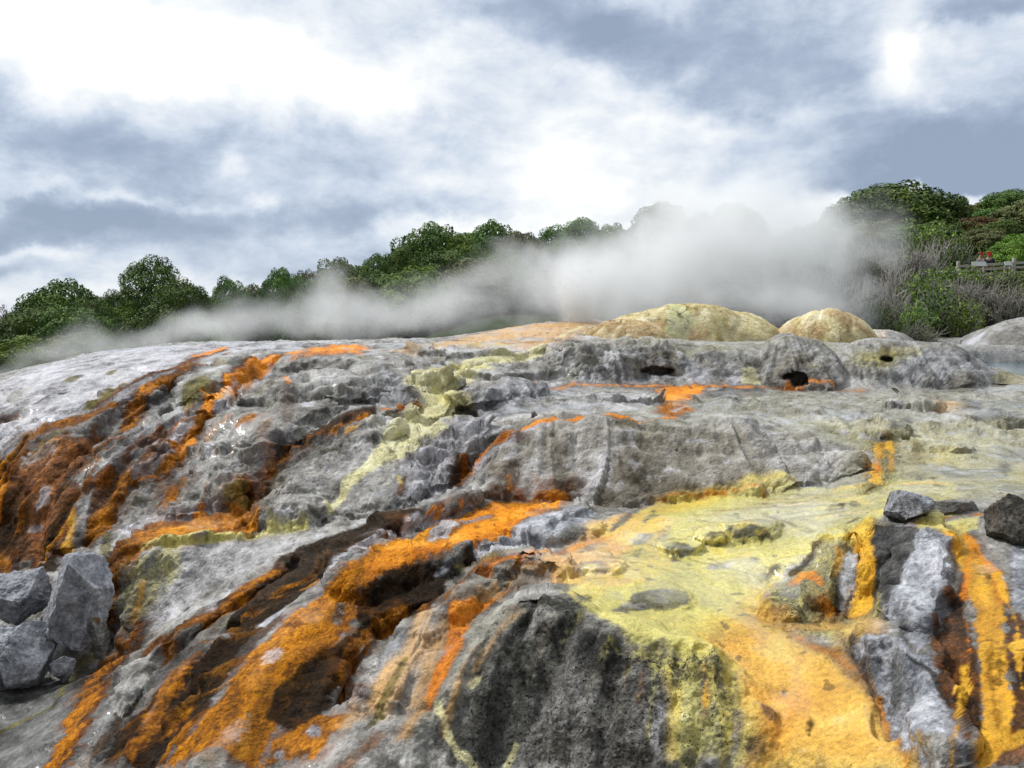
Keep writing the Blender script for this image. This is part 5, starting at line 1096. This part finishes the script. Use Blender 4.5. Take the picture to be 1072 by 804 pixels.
# ---------------------------------------------------------------- steam
def steam(name, label, lo, hi, blobs, dens, noise_sc, thr, step, seedv=(0, 0, 0), col=(.985, .993, 1.0), gain=2.7, wamp=1.9, aniso=.25):
    """a box of air holding steam; blobs are (centre, radii, weight) in world space"""
    m = bpy.data.materials.new(name); m.use_nodes = True; nt = m.node_tree; L = nt.links.new
    nt.nodes.remove(nt.nodes['Principled BSDF'])
    v = node(nt, 'ShaderNodeVolumePrincipled'); v.inputs['Color'].default_value = (*col, 1); v.inputs['Anisotropy'].default_value = aniso
    g = node(nt, 'ShaderNodeNewGeometry')
    nw = node(nt, 'ShaderNodeTexNoise'); nw.inputs['Scale'].default_value = noise_sc*.6; nw.inputs['Detail'].default_value = 2; L(g.outputs['Position'], nw.inputs['Vector'])
    sub = node(nt, 'ShaderNodeVectorMath', operation='SUBTRACT'); L(nw.outputs['Color'], sub.inputs[0]); sub.inputs[1].default_value = (.5, .5, .5)
    sc = node(nt, 'ShaderNodeVectorMath', operation='SCALE'); L(sub.outputs[0], sc.inputs[0]); sc.inputs['Scale'].default_value = wamp
    ad = node(nt, 'ShaderNodeVectorMath', operation='ADD'); L(g.outputs['Position'], ad.inputs[0]); L(sc.outputs[0], ad.inputs[1])
    tot = None
    for c, r_, wgt in blobs:
        s1 = node(nt, 'ShaderNodeVectorMath', operation='SUBTRACT'); L(ad.outputs[0], s1.inputs[0]); s1.inputs[1].default_value = c
        s2 = node(nt, 'ShaderNodeVectorMath', operation='DIVIDE'); L(s1.outputs[0], s2.inputs[0]); s2.inputs[1].default_value = r_
        s3 = node(nt, 'ShaderNodeVectorMath', operation='DOT_PRODUCT'); L(s2.outputs[0], s3.inputs[0]); L(s2.outputs[0], s3.inputs[1])
        e = mathn(nt, 'MULTIPLY', mathn(nt, 'POWER', 2.718, mathn(nt, 'MULTIPLY', s3.outputs['Value'], -1.0)), wgt)
        tot = e if tot is None else mathn(nt, 'ADD', tot, e)
    nz = node(nt, 'ShaderNodeTexNoise'); nz.inputs['Scale'].default_value = noise_sc; nz.inputs['Detail'].default_value = 5; nz.inputs['Roughness'].default_value = .64
    of = node(nt, 'ShaderNodeVectorMath', operation='ADD'); L(ad.outputs[0], of.inputs[0]); of.inputs[1].default_value = seedv; L(of.outputs[0], nz.inputs['Vector'])
    er = mathn(nt, 'ADD', tot, mathn(nt, 'SUBTRACT', mathn(nt, 'MULTIPLY', nz.outputs['Fac'], gain), gain*.5+thr))
    d = mathn(nt, 'MULTIPLY', mathn(nt, 'MULTIPLY', mathn(nt, 'MAXIMUM', er, 0.0), mathn(nt, 'MINIMUM', mathn(nt, 'MULTIPLY', tot, 3.0), 1.0)), dens)
    L(d, v.inputs['Density']); L(v.outputs[0], nt.nodes['Material Output'].inputs['Volume'])
    bm = bmesh.new(); c = (Vector(lo)+Vector(hi))/2; s = Vector(hi)-Vector(lo)
    bmesh.ops.create_cube(bm, size=1, matrix=Matrix.Diagonal((*s, 1)))
    me = bpy.data.meshes.new(name); bm.to_mesh(me); bm.free(); me.materials.append(m)
    o = link(name, me, loc=c); tag(o, label, 'steam', kind='stuff')
    try: m.cycles.volume_step_rate = step
    except Exception: pass
    m.cycles.homogeneous_volume = False
    return o
def bl(u, v, d, ru, rv, rd, w): return (tuple(at(u, v, d)), (ru/FPX*d, rd, rv/FPX*d), w)
PB = [bl(770,205,28,70,26,1.6,.45), bl(604,340,24.0,10,12,.5,14.0), bl(605,320,24.0,14,20,.6,10.0), bl(608,296,24.2,20,22,.8,3.0), bl(575,312,24.6,26,30,.8,.55), bl(570,280,25.5,24,26,.9,.3), bl(608,292,24.6,22,24,.8,1.0), bl(645,285,26,42,36,1.4,1.1), bl(690,275,27,50,44,1.6,1.0), bl(740,258,27.5,55,52,1.8,1.0), bl(800,255,28,55,52,1.8,1.0),
      bl(860,258,28,45,45,1.6,.9), bl(900,262,28.5,30,34,1.4,.4), bl(760,320,25.5,80,26,1.3,.8), bl(840,318,25.5,60,24,1.2,.6), bl(660,325,25.5,50,18,1.0,.7), bl(850,312,27,45,24,1.2,.5), bl(925,245,29,26,22,1.2,.16), bl(870,218,29,50,16,1.4,.2), bl(720,215,28,50,22,1.4,.45), bl(620,245,27,40,26,1.4,.35), bl(900,320,27.5,30,30,1.0,.3)]
steam('steam_plume', 'thick white steam plume blowing right from the geyser jet', (-1.2, 23.2, EYE-.9), (15.6, 31.4, EYE+6.6), PB, .70, .68, .20, .36, (3, 1, 7))
DB = [bl(565,305,25,40,36,1.2,.7), bl(515,300,26,45,40,1.3,.55), bl(470,325,25,60,26,1.2,.8), bl(410,325,25,60,24,1.2,.8), bl(345,318,25,36,34,1.2,.8), bl(355,290,26,24,24,1.0,.45), bl(300,332,25,60,18,1.2,.7), bl(235,344,24,50,15,1.2,.8), bl(185,348,23,55,15,1.1,.9), bl(120,362,22.5,50,13,1.0,.95), bl(60,377,21.5,50,13,1.0,.95), bl(0,398,20.5,50,9,1.0,.8), bl(540,260,27,40,30,1.2,.28), bl(270,312,25,24,22,1,.35), bl(88,350,23,14,14,.8,.5)]
steam('steam_drift', 'thin grey steam drifting low along the left crest in front of the trees', (-14.5, 18.2, EYE-2.6), (2.4, 28.6, EYE+2.6), DB, .46, .68, .18, .45, (11, 4, 2))
steam('steam_wisp', 'faint steam wisp hanging over the hot pool', (9.2, 16.3, EYE-1.24), (15, 22.5, EYE-.3), [bl(1062,385,17.6,30,9,.9,1), bl(1030,375,20,40,8,1,.4)], .55, .9, .2, .6)
# droplets thrown up by the jet
r_ = np.random.default_rng(77); k = 2400; V0, F0 = ICO[3]; bm = bmesh.new(); bmesh.ops.create_icosphere(bm, subdivisions=1, radius=1); V0 = np.array([v.co[:] for v in bm.verts]); F0 = np.array([[l.index for l in f.verts] for f in bm.faces]); bm.free()
ang = r_.uniform(-1, 1, k)**3; hh = r_.beta(1.2, 2.2, k); c0 = at(603, 346, 24.4)
cx = c0[0]+(-.55*hh+r_.normal(size=k)*.42*(.25+hh)); cy = c0[1]-.4+r_.normal(size=k)*.35; cz = c0[2]+hh*2.3
rad = r_.uniform(.006, .018, k)
V = (np.stack([cx, cy, cz], 1)[:, None, :]+V0[None]*rad[:, None, None]).reshape(-1, 3); F = (F0[None]+np.arange(k)[:, None, None]*len(V0)).reshape(-1, 3)
m, nt, b = new_mat('water_drops'); b.inputs['Base Color'].default_value = (1, 1, 1, 1); b.inputs['Roughness'].default_value = .25; b.inputs['IOR'].default_value = 1.33; b.inputs['Transmission Weight'].default_value = 1.0
tag(link('water_spray', mesh_np('water_spray', V, F, m)), 'fine spray of droplets thrown up left of the geyser jet', 'spray', kind='stuff')
# ---------------------------------------------------------------- sky: Nishita behind broken cloud, one soft sun
w = bpy.data.worlds.new('World'); scene.world = w; w.use_nodes = True; nt = w.node_tree; L = nt.links.new
SUN_EL, SUN_AZ = R(50), R(-68)          # azimuth from +y towards +x: light from the left, a little ahead
sky = node(nt, 'ShaderNodeTexSky', sky_type='NISHITA', sun_disc=False); sky.sun_elevation = SUN_EL; sky.sun_rotation = SUN_AZ
tc = node(nt, 'ShaderNodeTexCoord')
def vm(op, a, b_=None, **kw):
    n = node(nt, 'ShaderNodeVectorMath', operation=op); L(a, n.inputs[0])
    if b_ is not None:
        if hasattr(b_, 'node'): L(b_, n.inputs[1])
        else: n.inputs[1].default_value = b_
    if 'scale' in kw: n.inputs['Scale'].default_value = kw['scale']
    return n
D = tc.outputs['Generated']
sep = node(nt, 'ShaderNodeSeparateXYZ'); L(D, sep.inputs[0])
azm = mathn(nt, 'ARCTAN2', sep.outputs['X'], sep.outputs['Y']); elv = mathn(nt, 'ARCSINE', sep.outputs['Z'])
# cloud layer seen in perspective: coordinates on a flat deck overhead
den = mathn(nt, 'ADD', mathn(nt, 'MAXIMUM', sep.outputs['Z'], 0.0), .16)
px, py = mathn(nt, 'DIVIDE', sep.outputs['X'], den), mathn(nt, 'DIVIDE', sep.outputs['Y'], den)
cp_ = node(nt, 'ShaderNodeCombineXYZ'); L(px, cp_.inputs[0]); L(py, cp_.inputs[1])
def nz(vec, scale, det, rough=.55, off=(0, 0, 0), dist=0):
    n = node(nt, 'ShaderNodeTexNoise'); n.inputs['Scale'].default_value = scale; n.inputs['Detail'].default_value = det; n.inputs['Roughness'].default_value = rough; n.inputs['Distortion'].default_value = dist
    L(vm('ADD', vec, off).outputs[0], n.inputs['Vector']); return n
dv = vm('MULTIPLY', D, (1, 1, 1.9)).outputs[0]
deck = nz(dv, 4.2, 10, .57, (2.3, 7.1, 0), .15); deck2 = nz(dv, 12.0, 9, .63, (5.3, 1.1, 0), .2)
cae = node(nt, 'ShaderNodeCombineXYZ'); L(azm, cae.inputs[0]); L(elv, cae.inputs[1])
wp = nz(cae.outputs[0], 6.5, 8, .58, (1, 2, 0)); wv = vm('SCALE', vm('SUBTRACT', wp.outputs['Color'], (.5, .5, .5)).outputs[0], scale=.16)
q = vm('ADD', cae.outputs[0], wv.outputs[0]).outputs[0]
def ang(u, v):
    a, c = ray(u, v); return math.atan(a), math.atan2(c, math.hypot(a, 1))
CLOUD = [ # u, v, half-width, half-height (px), brightening (+) or darkening (-)
 (120,150,210,42,-.50),(60,232,170,20,-.48),(330,222,150,26,-.38),(430,160,120,26,-.20),(250,105,120,22,-.10),(590,18,180,30,-.42),(790,75,150,52,-.36),(690,50,60,30,-.18),(860,110,90,36,-.22),
 (1000,165,150,34,-.62),(1040,120,70,50,-.22),(1050,5,80,16,-.50),(930,190,80,14,-.30),(520,90,110,36,-.10),(40,285,120,14,-.26),(200,262,160,14,-.22),(370,285,160,14,-.30),(470,130,60,18,-.16),(300,60,60,18,-.16),(480,20,60,14,-.14),(200,90,70,14,-.14),(480,215,90,18,-.14),
 (90,45,130,45,.34),(270,35,70,26,.20),(365,95,120,32,.30),(460,30,60,30,.26),(560,185,70,45,.24),(640,85,60,20,.20),(722,52,24,12,.20),(955,60,34,48,.46),(245,168,14,16,.30),(270,205,20,7,.22),(980,208,80,9,.45),(20,258,60,8,.20),(500,240,100,16,.30),(700,205,100,14,.12),(740,120,120,12,.18),(130,205,120,7,.18)]
tot = None
for u, v, a_, b_, wgt in CLOUD:
    az0, el0 = ang(u, v); s = vm('SUBTRACT', q, (az0, el0, 0)).outputs[0]; s = vm('MULTIPLY', s, (FPX/a_, FPX/b_, 0)).outputs[0]
    dp_ = vm('DOT_PRODUCT', s, s).outputs['Value']
    e_ = mathn(nt, 'MULTIPLY', mathn(nt, 'POWER', 2.718, mathn(nt, 'MULTIPLY', dp_, -1.0)), wgt); tot = e_ if tot is None else mathn(nt, 'ADD', tot, e_)
val = mathn(nt, 'ADD', mathn(nt, 'ADD', tot, .565), mathn(nt, 'ADD', mathn(nt, 'MULTIPLY', mathn(nt, 'SUBTRACT', deck.outputs['Fac'], .5), .85), mathn(nt, 'MULTIPLY', mathn(nt, 'SUBTRACT', deck2.outputs['Fac'], .5), .70)))
val = mathn(nt, 'ADD', mathn(nt, 'MULTIPLY', mathn(nt, 'SUBTRACT', val, .5), 1.08), .565, True)
rp = node(nt, 'ShaderNodeValToRGB'); e = rp.color_ramp.elements
e[0].position = 0; e[0].color = (.31, .385, .51, 1); e[1].position = 1; e[1].color = (1.25, 1.25, 1.25, 1)
for p_, c_ in ((.11, (.355, .43, .56)), (.24, (.425, .505, .64)), (.42, (.61, .69, .81)), (.58, (.79, .84, .91)), (.74, (.95, .98, 1.0))): x = e.new(p_); x.color = (*c_, 1)
L(val, rp.inputs['Fac'])
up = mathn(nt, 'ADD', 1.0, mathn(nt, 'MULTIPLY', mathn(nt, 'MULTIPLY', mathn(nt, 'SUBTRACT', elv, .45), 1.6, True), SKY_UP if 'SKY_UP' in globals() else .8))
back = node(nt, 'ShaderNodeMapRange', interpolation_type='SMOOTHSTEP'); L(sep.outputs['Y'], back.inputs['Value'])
for k_, v_ in (('From Min', -.45), ('From Max', .35), ('To Min', .42), ('To Max', 1.0)): back.inputs[k_].default_value = v_      # unseen sky behind the viewer dimmed to darken faces turned to it
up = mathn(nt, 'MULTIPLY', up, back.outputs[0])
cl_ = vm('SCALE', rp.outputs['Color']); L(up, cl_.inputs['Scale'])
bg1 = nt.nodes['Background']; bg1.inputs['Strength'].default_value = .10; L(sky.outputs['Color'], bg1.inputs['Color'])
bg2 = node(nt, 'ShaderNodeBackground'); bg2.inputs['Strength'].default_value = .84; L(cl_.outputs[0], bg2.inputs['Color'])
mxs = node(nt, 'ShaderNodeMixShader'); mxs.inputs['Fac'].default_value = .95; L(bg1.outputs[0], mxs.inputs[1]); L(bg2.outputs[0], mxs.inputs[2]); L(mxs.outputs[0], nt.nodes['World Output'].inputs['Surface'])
sl = bpy.data.lights.new('sun', 'SUN'); sl.energy = 2.6; sl.angle = R(8); sl.color = (1, .97, .93)
so = bpy.data.objects.new('sun', sl); COL.objects.link(so)
sd_ = Vector((math.sin(SUN_AZ)*math.cos(SUN_EL), math.cos(SUN_AZ)*math.cos(SUN_EL), math.sin(SUN_EL))); so.rotation_euler = sd_.to_track_quat('Z', 'Y').to_euler()
vs = scene.view_settings; vs.view_transform = 'Standard'; vs.look = 'None'; vs.exposure = .28; vs.gamma = 1; vs.use_curve_mapping = False
cy = scene.cycles; cy.use_denoising = True; cy.max_bounces = 12; cy.diffuse_bounces = 3; cy.glossy_bounces = 2; cy.volume_bounces = 8; cy.transmission_bounces = 4; cy.use_adaptive_sampling = True; cy.adaptive_threshold = .012
